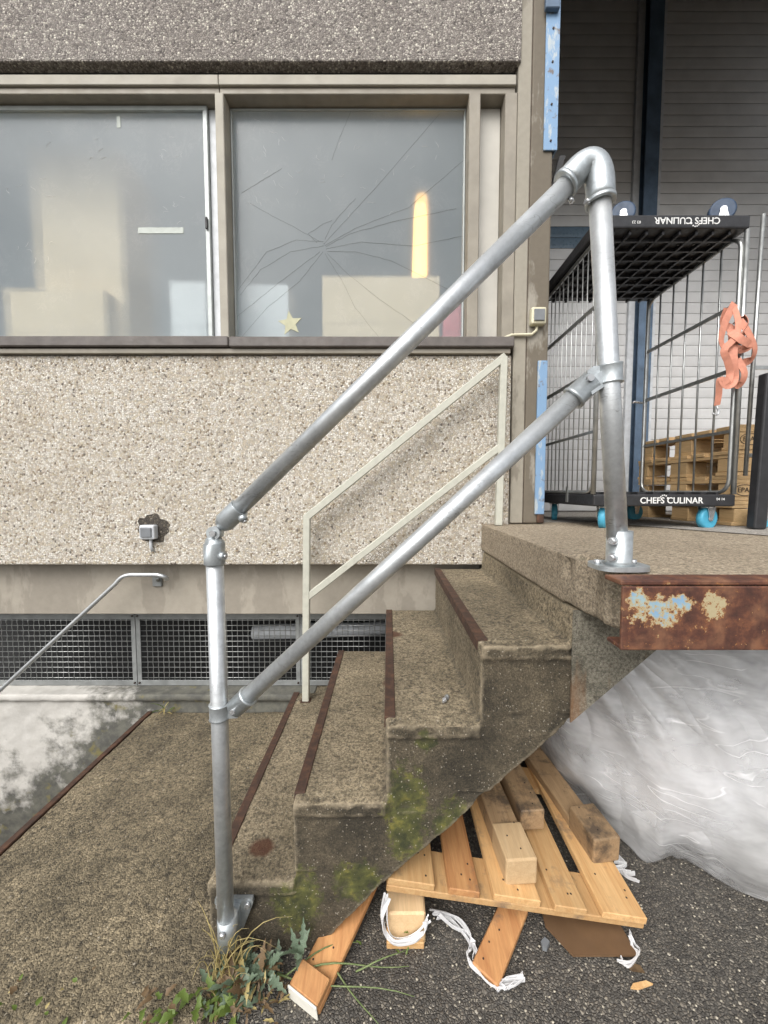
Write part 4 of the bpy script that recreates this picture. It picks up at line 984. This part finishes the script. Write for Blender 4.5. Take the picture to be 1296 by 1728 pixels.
scrap('film_scrap', [G(735, 1545, .03), G(770, 1560, .012), G(790, 1590, .01), G(800, 1625, .01), G(830, 1655, .01), G(850, 1668, .01), G(875, 1655, .01)], .016, 'torn strip of white film snaking over the asphalt below the pallet', 3)
scrap('film_scrap', [Vector((-.004, 1.15, .19)), Vector((-.012, 1.145, .11)), Vector((.02, 1.14, .05)), Vector((.07, 1.145, .045)), Vector((.118, 1.148, .075)), Vector((.13, 1.16, .10))], .010, 'white film wound round the chip block under the pallet corner', 8)
scrap('film_scrap', [G(1062, 1575, .02), G(1068, 1595, .01), G(1078, 1612, .01), G(1062, 1630, .01), G(1046, 1622, .01)], .008, 'small curl of white film at the hardboard corner', 4)
scrap('film_scrap', [G(1040, 1450, .02), G(1052, 1458, .015), G(1045, 1470, .01), G(1068, 1480, .006)], .016, 'white film shred between the pallet and the bundle', 6)

# ------------------------------------------------------------------ small things
random.seed(21)
def chiplet(p, l, wdt, rz, mat, label, name, cat, t=.005):
    Mx = Matrix.Translation(p) @ Matrix.Rotation(rz, 4, 'Z')
    bm = prism([(-l/2, -wdt*.2), (-l*.2, -wdt/2), (l/2, -wdt*.1), (l*.3, wdt/2), (-l*.3, wdt*.35)], 'z', 0, t); bmesh.ops.transform(bm, matrix=Mx, verts=bm.verts)
    tag(part(name, bm, mat, None), label, cat)
chiplet(G(1082, 1664, .004), .075, .016, .1, M['wood_new'], 'yellow wood splinter on the asphalt', 'wood_splinter', 'splinter')
chiplet(G(920, 1597, .004), .034, .026, .4, M['box_grey'], 'grey pebble beside the short reddish plank', 'pebble', 'pebble', .014)
chiplet(G(1072, 1634, .004), .05, .026, -.4, M['leaf_brown'], 'dark red dead leaf by the hardboard corner', 'dead_leaf', 'leaf', .003)
bs = G(752, 1181, SZ[2]+.006)
bo = empty('loose_bolt', bs, 'small zinc bolt lying on the third concrete step', 'bolt')
part('shank', tb([bs+Vector((-.012, -.02, .005)), bs+Vector((.004, .006, .005))], .0048, 8), M['zinc'], bo); part('head', tb([bs+Vector((.004, .006, .005)), bs+Vector((.009, .014, .005))], .009, 6), M['zinc'], bo)
part('washer', tb([bs+Vector((-.006, -.010, .005)), bs+Vector((-.005, -.008, .005))], .0085, 12), M['zinc'], bo)

# ------------------------------------------------------------------ weeds at the foot of the post
def leaf_mesh(L, wdt, lobes, curl, seed):
    rnd = random.Random(seed); n = lobes*4; bm = bmesh.new(); rows = []
    for i in range(n+1):
        t = i/n; env = math.sin(math.pi*min(1, t*1.02)**.8)*wdt/2; tooth = 1-.55*(abs(((i % 4)/4)-.5)*2) if lobes > 1 else 1
        hw = max(.0006, env*tooth*(1+rnd.uniform(-.15, .15))); z = curl*L*(t*t)*-1 + .25*L*t
        rows.append([bm.verts.new((-hw, L*t-.012*lobes*(tooth < .6)*.2, z+hw*.35)), bm.verts.new((0, L*t, z)), bm.verts.new((hw*(1+rnd.uniform(-.2, .2)), L*t, z+hw*.35))])
    for i in range(n):
        for j in range(2): bm.faces.new((rows[i][j], rows[i][j+1], rows[i+1][j+1], rows[i+1][j])).smooth = True
    return from_bm(bm)
def weed(name, base, n, lrange, wr, lobes, mats, label, seed, tilt=(.1, .9), spread=.05, stem=None, kinds=4):
    rnd = random.Random(seed); e = empty(name, base, label, 'weed')
    meshes = []
    for k in range(kinds):
        me = leaf_mesh(1.0, wr, lobes, rnd.uniform(.2, .6), seed*10+k); me.materials.append(M[mats[k % len(mats)]]); meshes.append(me)
    for i in range(n):
        o = bpy.data.objects.new('leaf', rnd.choice(meshes)); C.objects.link(o); o.parent = e
        o.location = (rnd.uniform(-1, 1)*spread, rnd.uniform(-1, 1)*spread*.7, rnd.uniform(0, .05)); o.scale = [rnd.uniform(*lrange)]*3
        o.rotation_euler = (rnd.uniform(*tilt), rnd.uniform(-.3, .3), rnd.uniform(-math.pi, math.pi))
    if stem:
        for s in stem: part('stem', tb([Vector(p) for p in s], [.0030-.0018*i/(len(s)-1) for i in range(len(s))], 6), M['stem_green'], e)
    return e
weed('thistle_weed', Vector((-.40, 1.055, .0)), 60, (.035, .085), .40, 5, ['leaf_grey', 'leaf_grey', 'leaf_grey', 'leaf_brown'], 'grey green thistle at the foot of the left galvanised post', 2, (.1, 1.1), .055)
weed('thistle_weed', Vector((-.27, 1.075, .05)), 6, (.06, .105), .34, 6, ['leaf_grey'], 'single tall thistle shoot beside the orange plank', 3, (.5, 1.3), .012)
weed('low_weed', Vector((-.50, 1.015, .0)), 46, (.018, .048), .60, 2, ['leaf_green', 'leaf_green', 'leaf_grey'], 'bright green low weed in the joint before the landing slab', 4, (.0, .8), .055)
weed('low_weed', Vector((-.66, .985, .02)), 22, (.02, .05), .6, 2, ['leaf_green', 'leaf_green', 'leaf_brown'], 'small bright green weed at the bottom edge of the slab', 5, (.0, .8), .06)
weed('withered_weed', Vector((-.475, 1.06, .0)), 60, (.03, .08), .3, 2, ['leaf_brown', 'straw', 'leaf_brown', 'leaf_grey'], 'withered brown weeds against the lowest step', 6, (.0, 1.3), .07)
weed('withered_weed', Vector((-.40, 1.03, .0)), 70, (.02, .06), .3, 2, ['leaf_brown', 'straw', 'leaf_brown', 'leaf_brown'], 'brown leaf litter under the grey green thistle', 16, (.0, 1.0), .09)
weed('moss_tuft', Vector((-1.02, .985, .015)), 26, (.012, .03), .6, 1, ['leaf_green', 'straw', 'leaf_brown'], 'yellow green moss tuft on the front edge of the slab at far left', 9, (0, .8), .12)
weed('ledge_weed', Vector((-1.50, 2.44, .02)), 12, (.05, .14), .12, 1, ['leaf_green', 'straw'], 'small yellow weed growing at the foot of the ledge', 11, (.2, 1.1), .03)
def grass(name, base, n, hr, label, seed, lean):
    rnd = random.Random(seed); bm = bmesh.new()
    for i in range(n):
        p = Vector(base)+Vector((rnd.uniform(-.045, .045), rnd.uniform(-.03, .03), 0)); h = rnd.uniform(*hr); d = Vector((lean+rnd.uniform(-.6, .6), rnd.uniform(-.4, .2), 0))*h
        tube(bm, bezier(p, p+Vector((d.x*.2, d.y*.2, h*.8)), p+d+Vector((0, 0, h*rnd.uniform(.5, 1))), 6), [.0022, .0022, .002, .0018, .0015, .001, .0004], 4, flat=(1, .35))
    tag(part(name, bm, M['straw'], None), label, 'grass', kind='stuff')
grass('dry_grass', (-.49, 1.06, .0), 34, (.12, .30), 'dry yellow grass blades around the base of the left post', 12, .1)
def wander(u0, v0, u1, v1, seed, z=.03, n=9, wob=.02):
    rnd = random.Random(seed); a_, b_ = G(u0, v0, z), G(u1, v1, z); o_ = []
    for i in range(n):
        t = i/(n-1); p = a_.lerp(b_, t); p += Vector((0, wob*2*math.sin(t*3.0+seed), wob*1.5*math.sin(t*5+seed*2))); o_.append(p)
    return o_
vs = empty('trailing_stem', G(470, 1640, .03), 'thin green stems trailing right over the asphalt from the thistle', 'weed')
for i, a_ in enumerate([(470, 1630, 700, 1700), (480, 1640, 610, 1590), (520, 1645, 690, 1625), (560, 1640, 645, 1728), (600, 1640, 690, 1590)]):
    p_ = wander(*a_, 30+i, .035, 9, .008); part('stem', tb(p_, [.0028-.0018*k/8 for k in range(9)], 6), M['stem_green'], vs)
for i, (u, v) in enumerate(((660, 1590), (690, 1575), (668, 1603), (685, 1612), (610, 1595))):
    o = bpy.data.objects.new('leaf', bpy.data.meshes[leaf_mesh(1, .4, 2, .4, 90+i).name]); C.objects.link(o); o.data.materials.append(M['leaf_green']); o.parent = vs
    o.location = G(u, v, .05)-vs.location; o.scale = [.022]*3; o.rotation_euler = (.6, 0, i*1.9)
# pebbles and grit scattered over the asphalt
rnd = random.Random(77); bm = bmesh.new()
for i in range(420):
    x, y = rnd.uniform(-.45, 1.5), rnd.uniform(.9, 1.45); r = rnd.uniform(.0015, .0045)
    bmesh.ops.create_icosphere(bm, subdivisions=1, radius=r, matrix=Matrix.Translation((x, y, .004)) @ Matrix.Diagonal((1, rnd.uniform(.6, 1), .6, 1)))
tag(part('grit', bm, simple('pale grit', (.42,.38,.30), .8, 0, .4, 300), None), 'loose pale grit scattered over the asphalt', 'grit', kind='stuff')
